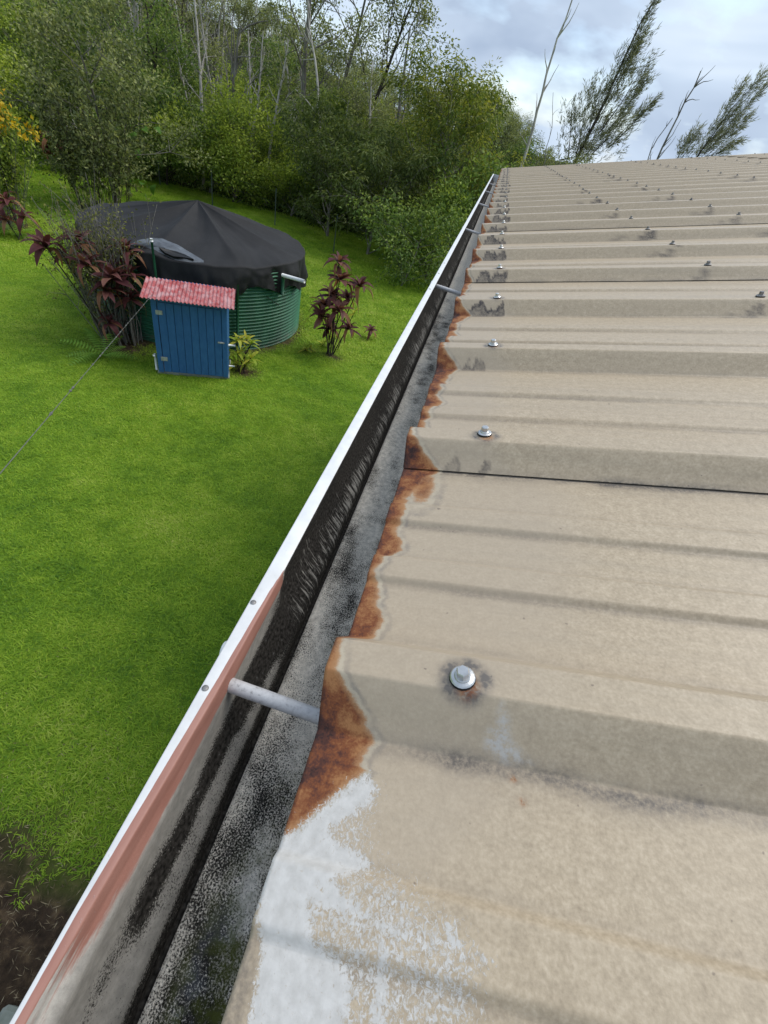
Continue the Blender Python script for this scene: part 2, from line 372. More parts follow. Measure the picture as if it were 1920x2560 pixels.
k = M('painted_roof_metal'); v = k.obj()
fine = k.noise(v, 420, 3, 0.6); mid = k.noise(k.map(v, (1, 1, 1)), 130, 3, 0.55); big = k.noise(v, 5, 4, 0.6)
sp = k.math('ADD', k.math('MULTIPLY', fine, 0.6), k.math('MULTIPLY', mid, 0.4))
base = k.ramp(sp, ((0.30, (0.288, 0.226, 0.150)), (0.5, (0.402, 0.322, 0.220)), (0.68, (0.510, 0.420, 0.300))))
base = k.mix(k.rng(big, 0.3, 0.7, 0.0, 0.35), base, (0.41, 0.333, 0.238))
run = k.rng(k.noise(k.map(v, (2.5, 70, 20)), 1.0, 4, 0.6), 0.48, 0.68)          # faint run-off streaks down the sheet
base = k.mix(k.math('MULTIPLY', run, k.rng(k.noise(v, 2.3, 3), 0.35, 0.65, 0.05, 0.30)), base, (0.235, 0.20, 0.15))
oldp = k.rng(k.attr('rust'), -0.105, -0.06, 0.0, 1.0, True)          # smoother, greyer paint close to the eave
base = k.mix(k.math('MULTIPLY', oldp, 0.55), base, (0.378, 0.312, 0.232))
spk = k.rng(k.noise(v, 160, 2, 0.5), 0.735, 0.77)                    # tiny dark specks
base = k.mix(k.math('MULTIPLY', spk, 0.6), base, (0.12, 0.09, 0.07))
gn = k.noise(v, 300, 4, 0.7)
gf = k.math('MULTIPLY', k.attr('grime_shade'), k.rng(gn, 0.3, 0.62, 0.35, 1.15), True)
base = k.mix(gf, base, (0.115, 0.098, 0.082))
dn = k.noise(k.map(v, (1, 1, 0.5)), 240, 4, 0.7)
df = k.math('MULTIPLY', k.attr('dirt'), k.rng(dn, 0.28, 0.60, 0.35, 1.1), True)
base = k.mix(df, base, (0.052, 0.043, 0.040))
ss = k.math('MULTIPLY', k.attr('stain'), k.rng(k.noise(v, 350, 3), 0.3, 0.6, 0.4, 1.0), True)
base = k.mix(ss, base, (0.13, 0.115, 0.10))
rn = k.math('SUBTRACT', k.noise(v, 140, 5, 0.65), 0.5); rn2 = k.math('SUBTRACT', k.noise(v, 900, 3, 0.6), 0.5)
rs = k.math('ADD', k.attr('rust'), k.math('ADD', k.math('MULTIPLY', rn, 0.0065), k.math('MULTIPLY', rn2, 0.0035)))
halo = k.math('MULTIPLY', k.rng(rs, -0.0110, -0.0075, 0, 1, True), k.rng(k.noise(v, 34, 4, 0.7), 0.38, 0.62, 0.05, 0.75))
base = k.mix(halo, base, (0.20, 0.175, 0.145))
halo2 = k.math('MULTIPLY', k.rng(rs, -0.0068, -0.0045, 0, 1, True), k.rng(k.noise(v, 55, 4, 0.7), 0.36, 0.64, 0.15, 0.85))
base = k.mix(halo2, base, (0.44, 0.375, 0.275))
orange = k.math('MULTIPLY', k.rng(rs, -0.0032, 0.0, 0, 1, True), 0.8)
base = k.mix(orange, base, (0.34, 0.16, 0.05))
rc = k.ramp(k.math('ADD', k.math('ADD', k.math('MULTIPLY', k.noise(v, 42, 5, 0.72), 0.85), k.math('MULTIPLY', k.noise(v, 700, 3), 0.15)), k.rng(rs, 0.0, 0.030, 0.105, -0.055)),
            ((0.38, (0.030, 0.014, 0.013)), (0.46, (0.080, 0.028, 0.018)), (0.54, (0.17, 0.055, 0.020)), (0.66, (0.30, 0.14, 0.055))))
rm = k.rng(rs, -0.0030, 0.0045, 0, 1, True)
srust = k.math('MULTIPLY', k.attr('screwrust'), k.rng(k.noise(v, 500, 3), 0.35, 0.55, 0.2, 1.0), True)
rmask = k.math('MAXIMUM', rm, srust)
base = k.mix(rmask, base, rc)
pn = k.noise(k.map(v, (1.0, 0.72, 1), (0, 0, 0), (0, 0, 0.4)), 560, 6, 0.76, 0.9)
pm = k.rng(k.math('SUBTRACT', k.attr('paint'), k.rng(pn, 0.30, 0.70)), -0.14, 0.20, 0, 1, True)
base = k.mix(pm, base, k.ramp(k.noise(v, 200, 3), ((0.3, (0.44, 0.425, 0.395)), (0.7, (0.54, 0.525, 0.495)))))
sm = k.math('MULTIPLY', k.rng(k.attr('smear'), 0, 1), k.rng(k.noise(v, 250, 4, 0.7), 0.4, 0.6, 0.1, 0.7))
base = k.mix(sm, base, (0.45, 0.455, 0.455))
rough = k.mix(rmask, k.mix(pm, (0.46, 0.46, 0.46), (0.45, 0.45, 0.45)), (0.9, 0.9, 0.9))
h = k.math('ADD', k.math('MULTIPLY', k.noise(v, 700, 3, 0.6), 0.35), k.math('ADD', k.math('MULTIPLY', pm, 0.5), k.math('MULTIPLY', k.math('MULTIPLY', rmask, k.noise(v, 500, 4, 0.7)), 1.0)))
k.bump(h, 0.45, 0.0006)
MAT_ROOF = k.fin(base, rough, 0, 0.4)
MAT_STEEL = simple('zinc_steel', (0.62, 0.62, 0.61), 0.32, 0.10, 120, 0.85)
MAT_RUBBER = simple('black_rubber', (0.012, 0.011, 0.011), 0.7, 0.1, 50)
MAT_DULL = simple('weathered_zinc', (0.30, 0.29, 0.28), 0.5, 0.25, 150, 0.5)
MAT_WHITE = simple('white_trim_paint', (0.74, 0.75, 0.74), 0.5, 0.06, 5)
MAT_WALL = simple('pale_house_wall_paint', (0.55, 0.52, 0.45), 0.7, 0.06, 3)

house = empty('house', (0, 0, GZ), label='house with low tan ribbed metal roof rusting along its eave', cat='house')
roof_end, U_END = 8.16, 6.2
def grid_faces(nu, nv):
    I = np.arange(nu - 1)[:, None] * nv; J = np.arange(nv - 1)[None]
    return np.stack([I + J, I + nv + J, I + nv + J + 1, I + J + 1], -1).reshape(-1, 4)
# one hex washer-head screw, shared by all
mb = MB()
mb.lathe([(0.0078, 0.0), (0.0082, 0.0012), (0.0076, 0.0022)], 20)
nrub = len(mb.F)
mb.lathe([(0.0074, 0.0018), (0.0078, 0.0028), (0.0070, 0.0036), (0.0052, 0.0040), (0.0050, 0.0048), (0.0046, 0.0052)], 20)
mb.lathe([(0.0042, 0.0050), (0.0042, 0.0094), (0.0036, 0.0101)], 6)
def screw_mesh(nm, metal):
    me = mb.mesh(nm, None); me.materials.append(MAT_RUBBER); me.materials.append(metal)
    me.polygons.foreach_set('material_index', [0] * nrub + [1] * (len(me.polygons) - nrub)); me.update(); return me
SCREW = screw_mesh('screw', MAT_STEEL); SCREW_OLD = screw_mesh('old_screw', MAT_DULL)
starts = [-7, -4, -1, 2, 5, 8, 11, 14, 17, 20, 23, 26]
for si, ks in enumerate(starts):
    foot = -0.118 * PITCH
    v0 = Y1 + (ks - 1) * PITCH + foot
    v1 = min(Y1 + (ks + 2) * PITCH + foot + 0.012, roof_end)
    if ks == -1:
        vv = np.concatenate([np.arange(v0, -0.03, 0.006), np.arange(-0.03, v1, 0.0016), [v1]])
        uu = np.concatenate([np.arange(0, 0.37, 0.002), np.arange(0.37, 1.2, 0.012), np.arange(1.2, U_END, 0.25), [U_END]])
    elif ks == 2:
        vv = np.concatenate([np.arange(v0, 0.52, 0.002), np.arange(0.52, v1, 0.0032), [v1]])
        uu = np.concatenate([np.arange(0, 0.16, 0.0025), np.arange(0.16, 1.2, 0.010), np.arange(1.2, U_END, 0.2), [U_END]])
    elif ks < 0:
        vv = np.arange(v0, v1, 0.008); uu = np.concatenate([np.arange(0, 0.14, 0.01), np.arange(0.14, U_END, 0.3), [U_END]])
    else:
        st = 0.005 if ks <= 8 else 0.009
        vv = np.arange(v0, v1, st); uu = np.concatenate([np.arange(0, 0.14, 0.004), np.arange(0.14, 1.2, 0.018), np.arange(1.2, 2.7, 0.03), np.arange(2.7, U_END, 0.1), [U_END]])
    if ks >= -1 and v1 < roof_end:
        e = v1 - 0.012; vv = np.concatenate([vv, [e - 0.005, e - 0.0028, e - 0.0014, e - 0.0004, e + 0.0005]])
    br_ = np.array([Y1 + (kk_ - 1 + q_) * PITCH for kk_ in range(ks - 1, ks + 4) for q_ in (-0.121, -0.115, -0.033, -0.027, 0.047, 0.053, 0.119, 0.125, 0.305, 0.327, 0.398, 0.42, 0.555, 0.577, 0.653, 0.675)])
    vv = np.concatenate([vv, br_[(br_ > v0) & (br_ < v1)]])
    vv = np.unique(np.round(vv, 5)); vv = vv[np.concatenate([[True], np.diff(vv) > 0.00025])]
    Vv, Uu = np.meshgrid(vv, uu); nu, nv = Uu.shape
    nn = roof_profile(Vv)
    last = Vv > v1 - 0.012 - 1e-6
    if v1 < roof_end: nn = np.where(last, np.minimum(nn, 0.0), nn)
    nn = nn + 0.0016 * np.exp(-(Vv - v0) / 0.012) * (ks > -7) + 0.00035 * _nd(Uu * 2.2 + 3 * si, Vv * 5, 2) * sstep(0.0, 0.2, Uu) + 0.0007 * _ne(3 * si, Vv * 14, 2) * np.exp(-Uu / 0.03)
    rw = rust_width(Vv); rust = rw - Uu
    rust = np.maximum(rust, -0.12)
    wedge = np.where(Vv < 0.068, -0.12, rust); rust = wedge
    pt = np.full(Uu.shape, -0.5)
    dm, stn, srs, smr = mildew(Uu, Vv), *screw_stain(Uu, Vv), np.zeros(Uu.shape)
    gr = grime_shade_f(Uu, Vv, ks)
    if v1 < roof_end: gr = np.maximum(gr, np.where(np.abs(Vv - (v1 - 0.012)) < 0.0021, 1.6, 0))  # black lap line paints in the shadow gap under the sheet edge
    if ks == -1:
        S = np.max([poly_sd(q, Uu, Vv) for q in (P1, P2, P3, P4, P6)], 0)
        B = poly_sd(PB, Uu, Vv)
        pt = np.maximum(sstep(-0.006, 0.007, S) * 0.95, 0.50 * sstep(-0.012, 0.016, B)) - 0.02
        pt = np.where((S < -0.02) & (B < -0.012), -0.5, pt)
        smr = sstep(-0.003, 0.004, poly_sd(PS, Uu, Vv))
        br = sstep(-0.004, 0.003, poly_sd(PBR, Uu, Vv)); gr = np.maximum(gr, 0.55 * br); pt = pt - 0.5 * br
        for (a, b, r) in ((0.1194, 0.1219, 0.0016), (0.1243, 0.1110, 0.0016)):
            srs = np.maximum(srs, 1.2 * np.exp(-(np.hypot(Uu - a, Vv - b) / r) ** 2))
    if ks == -1:   # rust blisters beyond the edge, between the first two ribs
        for (a, b, r, q) in ((0.0275, 0.402, 0.010, 2.4),):
            rust = np.maximum(rust, np.clip(0.002 - 0.6 * (np.hypot((Uu - a), (Vv - b) / q) - r * 0.5), -0.12, 0.003))
    # narrow turned edges so the sheet has a visible thickness
    V = np.stack([Uu, Vv, nn], -1)
    edge = V[:1] - np.array([0.0003, 0, 0.0011]); V = np.concatenate([edge, V], 0)
    ext = lambda a: np.concatenate([a[:1], a], 0)
    me = np_mesh('roof_panel', V.reshape(-1, 3), grid_faces(nu + 1, nv)[:, ::-1], MAT_ROOF, True,
                 {'rust': ext(rust), 'paint': ext(pt), 'dirt': ext(dm), 'grime_shade': ext(gr), 'stain': ext(stn), 'screwrust': ext(srs), 'smear': ext(smr)})
    pan = obj('roof_panel', me, house, (0, 0, -GZ), (0, -SL, 0))
    for kr in range(ks, ks + 3):
        yc = Y1 + (kr - 1) * PITCH + 0.012 * PITCH
        if yc > v1 - 0.02 or yc < -1.5: continue
        for j, su in enumerate(SCREW_U):
            if j > 0 and kr < -2: continue
            q = random.Random(kr * 31 + j)
            o = obj('screw', SCREW if (j == 0 and kr < 12) else SCREW_OLD, pan, (su + q.uniform(-0.006, 0.006) * (j > 0) + q.uniform(-.002, .002), yc + q.uniform(-0.003, 0.003) * (kr > 1) - 0.0045 * (kr == 1), RIBH - 0.0006), (q.uniform(-.06, .06), q.uniform(-.06, .06), q.uniform(0, 6)))
# far side of the gable, ridge cap, walls, fascia (real but mostly out of sight)
xr, zr = U_END * CS, U_END * SN
mb2 = MB(); ya, yb = Y1 - 8 * PITCH - 0.036, roof_end
mb2.add([(xr, ya, zr - 0.002), (2 * xr, ya, 0), (2 * xr, yb, 0), (xr, yb, zr - 0.002), (xr, ya, zr - 0.03), (2 * xr, ya, -0.03), (2 * xr, yb, -0.03), (xr, yb, zr - 0.03)], [(0, 1, 2, 3), (7, 6, 5, 4), (0, 4, 5, 1), (2, 6, 7, 3)])
MAT_TAN = simple('tan_roof_paint', (0.33, 0.275, 0.195), 0.5, 0.06, 6)
mb2.build('rear_roof_slope', MAT_TAN, house, loc=(0, 0, -GZ))
MB().add([(xr - 0.16, ya, zr - 0.012), (xr, ya, zr + 0.055), (xr + 0.16, ya, zr - 0.012), (xr - 0.16, yb, zr - 0.012), (xr, yb, zr + 0.055), (xr + 0.16, yb, zr - 0.012)], [(0, 1, 4, 3), (1, 2, 5, 4)]).build('ridge_cap', MAT_TAN, house, loc=(0, 0, -GZ))
MB().box((0.045, ya, -0.21), (0.068, yb - 0.05, -0.014)).build('fascia', MAT_WHITE, house, loc=(0, 0, -GZ))
MB().box((0.07, ya, -0.235), (0.52, yb - 0.05, -0.215)).build('soffit', MAT_WHITE, house, loc=(0, 0, -GZ))
MB().box((0.5, ya + 0.4, 0.0), (0.62, yb - 0.5, 3.77)).build('wall', MAT_WALL, house)
MB().box((0.62, yb - 0.62, 0.0), (2 * xr - 0.6, yb - 0.5, 3.77)).build('wall', MAT_WALL, house)
MB().box((0.62, ya + 0.4, 0.0), (2 * xr - 0.6, ya + 0.52, 3.77)).build('wall', MAT_WALL, house)
MB().add([(0.07, yb - 0.05, -0.22), (xr, yb - 0.05, zr - 0.05), (2 * xr - 0.07, yb - 0.05, -0.22), (0.07, yb - 0.03, -0.22), (xr, yb - 0.03, zr - 0.05), (2 * xr - 0.07, yb - 0.03, -0.22)], [(0, 1, 2), (5, 4, 3), (0, 3, 4, 1), (1, 4, 5, 2), (0, 2, 5, 3)]).build('gable', MAT_WALL, house, loc=(0, 0, -GZ))

# ------------------------------------------------------------------ gutter
GUT0, GUT1 = -2.1, 7.75
LZ = -0.0405
gut = empty('gutter', (0, 0.5 * (GUT0 + GUT1), LZ), label='white metal gutter black with mould along the roof eave', cat='gutter')
gy0 = gut.location.y
k = M('gutter_metal'); v = k.obj()
ya_ = k.n('ShaderNodeAttribute'); ya_.attribute_name = 'arc'
cx = k.n('ShaderNodeCombineXYZ'); sx = k.n('ShaderNodeSeparateXYZ'); k.l(v, sx.inputs[0]); k.l(sx.outputs['Y'], cx.inputs['X']); k.l(ya_.outputs['Fac'], cx.inputs['Y'])
pc = cx.outputs[0]
spk = k.noise(pc, 760, 5, 0.75); strk = k.noise(k.map(pc, (340, 34, 1)), 1.0, 4, 0.68, 0.4); blot = k.noise(pc, 45, 4, 0.6)
nz = k.mix(k.attr('far'), spk, strk)
nz = k.math('ADD', k.math('MULTIPLY', nz, 0.80), k.math('MULTIPLY', blot, 0.20))
mm = k.rng(k.math('SUBTRACT', k.attr('mold_shade'), k.rng(nz, 0.33, 0.67)), -0.13, 0.13, 0, 1, True)
clean = k.ramp(k.noise(pc, 60, 4), ((0.3, (0.64, 0.65, 0.65)), (0.7, (0.74, 0.75, 0.75))))
dull = k.ramp(k.noise(pc, 150, 5, 0.7), ((0.3, (0.26, 0.235, 0.195)), (0.7, (0.53, 0.485, 0.415))))
base = k.mix(k.attr('dull'), clean, dull)
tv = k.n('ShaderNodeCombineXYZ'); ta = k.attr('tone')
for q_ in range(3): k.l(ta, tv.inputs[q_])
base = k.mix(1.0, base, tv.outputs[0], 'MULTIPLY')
sal = k.ramp(k.noise(k.map(pc, (25, 120, 1)), 1, 4), ((0.3, (0.27, 0.125, 0.095)), (0.7, (0.35, 0.175, 0.135))))
sf = k.rng(k.math('ADD', k.attr('salmon'), k.math('MULTIPLY', k.math('SUBTRACT', k.noise(k.map(pc, (40, 350, 1)), 1, 4, 0.7), 0.5), 0.7)), 0.36, 0.62, 0, 1, True)
blk = k.ramp(k.noise(pc, 300, 4), ((0.35, (0.010, 0.009, 0.008)), (0.7, (0.055, 0.050, 0.044))))
base = k.mix(mm, base, blk)
grn = k.math('MULTIPLY', k.attr('moss'), k.rng(k.noise(pc, 60, 5, 0.7), 0.42, 0.60))
base = k.mix(grn, base, (0.085, 0.095, 0.022))
base = k.mix(sf, base, sal)
dots = k.rng(k.noise(pc, 300, 2, 0.5), 0.70, 0.74)
base = k.mix(k.math('MULTIPLY', dots, 0.25), base, (0.35, 0.36, 0.38))
wet = k.math('MULTIPLY', k.attr('moss'), k.rng(k.noise(pc, 28, 3), 0.45, 0.56))
rough = k.mix(wet, k.mix(k.attr('dull'), (0.38, 0.38, 0.38), (0.75, 0.75, 0.75)), (0.06, 0.06, 0.06))
k.bump(k.math('ADD', k.math('MULTIPLY', nz, k.math('MULTIPLY', k.attr('dull'), k.math('SUBTRACT', 1.0, wet))), k.math('MULTIPLY', dots, 0.4)), 0.5, 0.0009)
MAT_GUT = k.fin(base, rough, 0, k.rng(k.math('SUBTRACT', k.attr('dull'), wet), 0, 0.7, 0.45, 0.06))
yy = np.unique(np.round(np.concatenate([np.arange(GUT0, -0.06, 0.03), np.arange(-0.06, 0.5, 0.0035), np.arange(0.5, 2.2, 0.008), np.arange(2.2, GUT1, 0.03), [GUT1]]), 4))
near = 1 - sstep(0.262, 0.285, yy)
xin = np.interp(yy, [-0.02, 0.0235, 0.147, 0.23, 0.283], [-0.0855, -0.0844, -0.0794, -0.0782, -0.0777])
xwh = np.interp(yy, [-0.05, -0.0175, 0.022, 0.145, 0.227, 0.252, 0.283, 0.30], [-0.0905, -0.0899, -0.0897, -0.0845, -0.0817, -0.0806, -0.0777, -0.070])
def lerp(a, b, t): return a + (b - a) * t
prof = []      # list of (x array, z array, part)
def pp(xn, zn, xf, zf, part): prof.append((lerp(xf, xn, near), lerp(zf, zn, near), part))
XB = 0.0435
o = np.zeros_like(yy)
prof.append((o + XB, o - 0.012, 'out')); prof.append((o + XB, o - 0.139, 'out')); prof.append((o - 0.050, o - 0.139, 'out'))
for x, z in ((-0.0572, -0.137), (-0.0590, -0.118), (-0.064, -0.109), (-0.076, -0.098), (-0.085, -0.087), (-0.0885, -0.075), (-0.0905, -0.056)): prof.append((o + x, o + z, 'out'))
prof.append((o - 0.0925, o + LZ - 0.002, 'out'))
for t in np.linspace(0, 1, 15): prof.append((lerp(-0.092, xin - 0.0005, t), o + LZ + 0.0006 * math.sin(math.pi * t), 'lip'))
prof.append((xin, o + LZ - 0.0012, 'hem'))
for t in (0.33, 0.66, 1.0): prof.append((lerp(xin - 0.001 * t, xin + 0.0022 * t, near), o + LZ - 0.0012 - 0.0105 * t, 'hem'))
inner = [(-0.0768, -0.056, -0.0812, -0.056), (-0.0765, -0.064, -0.0812, -0.066), (-0.0757, -0.073, -0.0806, -0.076), (-0.0742, -0.081, -0.0785, -0.085), (-0.0718, -0.0885, -0.0752, -0.092), (-0.0685, -0.0955, -0.0707, -0.0985), (-0.0648, -0.1012, -0.0663, -0.104), (-0.0612, -0.1062, -0.0622, -0.1085), (-0.0585, -0.1105, -0.0590, -0.1125), (-0.0565, -0.1165, -0.0567, -0.118), (-0.0556, -0.1235, -0.0556, -0.1235)]
for a in inner: pp(*a, 'wall')
prof.append((o - 0.0549, o - 0.1325, 'shade_groove')); prof.append((o - 0.0522, o - 0.1325, 'shade_groove')); prof.append((o - 0.0508, o - 0.1262, 'floor'))  # groove added to hold the dark shadow line below the ogee
for x in np.linspace(-0.047, 0.036, 24): prof.append((o + x, o - 0.1250 + 0.0006 * _nd(yy * 25, x * 90 + o, 2), 'floor'))
prof.append((o + 0.041, o - 0.119, 'floor')); prof.append((o + 0.0420, o - 0.05, 'back')); prof.append((o + 0.0420, o - 0.012, 'back'))
Xp = np.array([a[0] for a in prof]); Zp = np.array([a[1] for a in prof]); part = np.array([a[2] for a in prof])
Yp = np.broadcast_to(yy, Xp.shape).copy()
wob = 0.0012 * _n1(yy * 1.3, 2); Xp[part != 'back'] += 0; Zp = Zp + 0.6 * wob
arc = np.concatenate([np.zeros((1, len(yy))), np.cumsum(np.hypot(np.diff(Xp, axis=0), np.diff(Zp, axis=0)), 0)], 0)
pcol = part[:, None]; depth = LZ - Zp
nw = noise2(41); big = nw(Yp * 16, arc * 45, 3)
far = 1 - near[None] + 0 * Xp
mold_shade = np.zeros(Xp.shape)
wall_near = 0.04 + 0.98 * sstep(0.034, 0.047, depth + 0.005 * big + 0.004 * np.sin(Yp * 33 + 1.2)) * (1 - 0.68 * sstep(0.053, 0.061, depth + 0.006 * big)) * (0.42 + 0.58 * sstep(0.005, 0.05, Yp)) + 0.55 * sstep(0.20, 0.27, Yp) * (depth > 0.02)
wall_far = 0.90 - 0.34 * sstep(0.048, 0.070, depth) + 0.10 * big + 0.08 * sstep(1.0, 2.5, Yp)
mold_shade = np.where((pcol == 'wall') | (pcol == 'hem'), lerp(wall_near, wall_far, far), mold_shade)
mold_shade = np.where(pcol == 'hem', lerp(0.02, 0.78, far), mold_shade)
fl = 0.43 + 0.17 * big + 0.16 * sstep(0.20, 0.0, Yp) - 0.08 * sstep(0.25, 0.5, Yp) * sstep(1.3, 0.8, Yp) - 0.32 * sstep(1.3, 2.2, Yp)
mold_shade = np.where((pcol == 'floor') | (pcol == 'back'), fl, mold_shade); mold_shade = np.where(pcol == 'shade_groove', 1.3, mold_shade); mold_shade = np.where((pcol == 'wall') & (Zp < -0.1150 + 0.6 * wob), 0.75, mold_shade)  # groove and wall foot blackened to paint in the overhang's shadow
mold_shade = np.where(pcol == 'out', 0.1, mold_shade)
mold_shade = np.where(pcol == 'lip', -0.3 + 0.10 * near[None], mold_shade)
farstreak = np.where(pcol == 'wall', far, np.where(pcol == 'floor', 0.12 * far, 0.0))
dull = np.where(pcol == 'lip', 0.0, np.where(pcol == 'out', 0.1, np.where((pcol == 'wall') | (pcol == 'hem'), 0.80, 1.0)))
dull = np.where((pcol == 'lip'), 0.18 * near[None], dull)
sal = np.zeros(Xp.shape)
sal = np.where(pcol == 'lip', sstep(-0.0004, 0.0006, Xp - xwh[None]), sal)
sal = np.where(pcol == 'hem', near[None] * (1.0 - 0.35 * sstep(0.011, 0.014, depth)), sal)
sal = np.where(pcol == 'wall', near[None] * 0.66 * (1 - sstep(0.010, 0.023, depth)), sal)
sal = sal * (1 - 0.25 * sstep(0.06, -0.03, Yp)) * np.where(pcol == 'lip', 1, 1 - 0.5 * sstep(0.06, -0.02, Yp))
moss = np.where(pcol == 'floor', 1.0 * sstep(0.13, 0.0, Yp + 0.02 * big) * sstep(-0.046, -0.030, Xp) + 0.45 * np.exp(-((Yp - 0.13) / 0.02) ** 2) * sstep(-0.03, -0.015, Xp) + 0.4 * np.exp(-((Yp - 0.27) / 0.015) ** 2) * sstep(-0.03, -0.015, Xp), 0)
V = np.stack([Xp, Yp - gy0, Zp - LZ], -1)
me = np_mesh('trough', V.reshape(-1, 3), grid_faces(*Xp.shape), MAT_GUT, True, {'arc': arc, 'mold_shade': mold_shade, 'far': farstreak, 'dull': dull, 'tone': np.where(pcol == 'wall', 0.60, np.where((pcol == 'floor') | (pcol == 'back'), 1.75, 1.0)) + 0 * Xp, 'salmon': sal, 'moss': moss})
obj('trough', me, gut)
# ferrules (spike sleeves) across the gutter, spike heads on the front
k = M('ferrule_aluminium'); v = k.obj(); nz = k.noise(v, 260, 4, 0.65)
MAT_FER = k.fin(k.ramp(nz, ((0.30, (0.28, 0.27, 0.265)), (0.42, (0.50, 0.49, 0.485)), (0.7, (0.60, 0.59, 0.58)))), 0.55, 0.15)
k.bump(nz, 0.3, 0.0005)
mb3 = MB(); mb3.lathe([(0.0, 0.0), (0.0052, 0.0), (0.0056, 0.001), (0.0056, 0.108), (0.005, 0.1135), (0.0046, 0.1145)], 18, 'x'); FER = mb3.mesh('ferrule', MAT_FER, True)
mb3 = MB(); mb3.lathe([(0.0022, 0.003), (0.0022, -0.003), (0.0068, -0.0035), (0.0072, -0.005), (0.0058, -0.0065), (0.002, -0.0072)], 14, 'x'); SPK = mb3.mesh('spike_head', MAT_WHITE, True)
for q, fy in enumerate((0.1655, 1.478, 2.66, 3.93, 5.05, 6.10, -1.1)):
    obj('ferrule', FER, gut, (-0.0795 if q == 0 else -0.0805, fy - gy0, -0.0155), (0, 0.04, -0.02))
    obj('spike_head', SPK, gut, (-0.0895, fy + (0.025 if q == 0 else 0.0) - gy0, -0.0125), (0, 0, 0))
for e_ in (GUT0, GUT1):
    pts = [(-0.0905, -0.001), (-0.0885, -0.03), (-0.079, -0.052), (-0.06, -0.070), (-0.053, -0.0975), (0.041, -0.0975), (0.041, 0.02), (0.035, 0.004)]
    d = 0.003
    Vv = [(x, e_ - gy0 - d, z) for x, z in pts] + [(x, e_ - gy0 + d, z) for x, z in pts]; n = len(pts)
    MB().add(Vv, [tuple(range(n)), tuple(range(2 * n - 1, n - 1, -1))] + [(i, n + i, n + (i + 1) % n, (i + 1) % n) for i in range(n)]).build('end_cap', MAT_WHITE, gut)
# two small holes/rivets on the near lip
rv = MB().lathe([(0.0026, 0.0), (0.0024, 0.0009), (0.0012, 0.0013)], 12).mesh('rivet', MAT_DULL, True)
for (x, y) in ((-0.0885, 0.150), (-0.0885, 0.232), (-0.0853, 1.36), (-0.0848, 1.56), (-0.0853, 1.72)):
    obj('rivet', rv, gut, (x, y - gy0, 0.0003))

# ------------------------------------------------------------------ concrete pad by the house wall
MAT_CONC = simple('weathered_concrete', (0.30, 0.31, 0.28), 0.85, 0.2, 6, bump=0.003, c2=(0.14, 0.16, 0.12))
pad = MB().box((-1.345, -1.6, GZ - 0.1), (-0.55, -0.16, GZ + 0.13), 0.02).build('concrete_pad', MAT_CONC)
tag(pad, 'grey concrete pad on the bare earth below the gutter', 'slab')

# ------------------------------------------------------------------ water tank
TC = np.array([-5.745, 10.22]); TR = 2.17; TH = 1.60
k = M('green_tank_steel'); v = k.obj()
nz = k.noise(k.map(v, (1, 1, 0.25)), 5, 5, 0.65)
c = k.ramp(nz, ((0.3, (0.018, 0.090, 0.046)), (0.55, (0.030, 0.140, 0.072)), (0.75, (0.060, 0.185, 0.110))))
sz = k.n('ShaderNodeSeparateXYZ'); k.l(v, sz.inputs[0])
c = k.mix(k.math('MULTIPLY', k.rng(sz.outputs['Z'], 0.02, 0.25, 1, 0), k.rng(k.noise(v, 14, 5, 0.7), 0.45, 0.65)), c, (0.12, 0.13, 0.09))
MAT_TANK = k.fin(c, 0.45, 0, 0.4)
tank = empty('water_tank', (TC[0], TC[1], GZ), label='round corrugated green steel water tank on the lawn', cat='water tank')
nring, na = 24, 128
zz = np.linspace(0, TH, nring * 8 + 1); ang = np.linspace(0, 2 * math.pi, na, endpoint=False)
rr = TR + 0.019 * np.sin(zz / TH * nring * 2 * math.pi)
A, Z = np.meshgrid(ang, zz); Rr = np.broadcast_to(rr[:, None], A.shape)
V = np.stack([Rr * np.cos(A), Rr * np.sin(A), Z], -1).reshape(-1, 3)
def ring_faces(nz_, na_):
    I = np.arange(nz_ - 1)[:, None] * na_; J = np.arange(na_)[None]; J2 = (J + 1) % na_
    return np.stack([I + J, I + J2, I + na_ + J2, I + na_ + J], -1).reshape(-1, 4)
obj('tank_wall', np_mesh('tank_wall', V, ring_faces(len(zz), na), MAT_TANK, True), tank)
MAT_GPIPE = simple('green_pipe_paint', (0.014, 0.085, 0.040), 0.4, 0.1, 10)
MAT_PVC = simple('white_pvc', (0.78, 0.78, 0.76), 0.35, 0.06, 10)
def tl(p_): return np.array([p_[0] - TC[0], p_[1] - TC[1], p_[2] - GZ])
def ang_pt(a, r, z): return np.array([math.cos(a) * r, math.sin(a) * r, z])
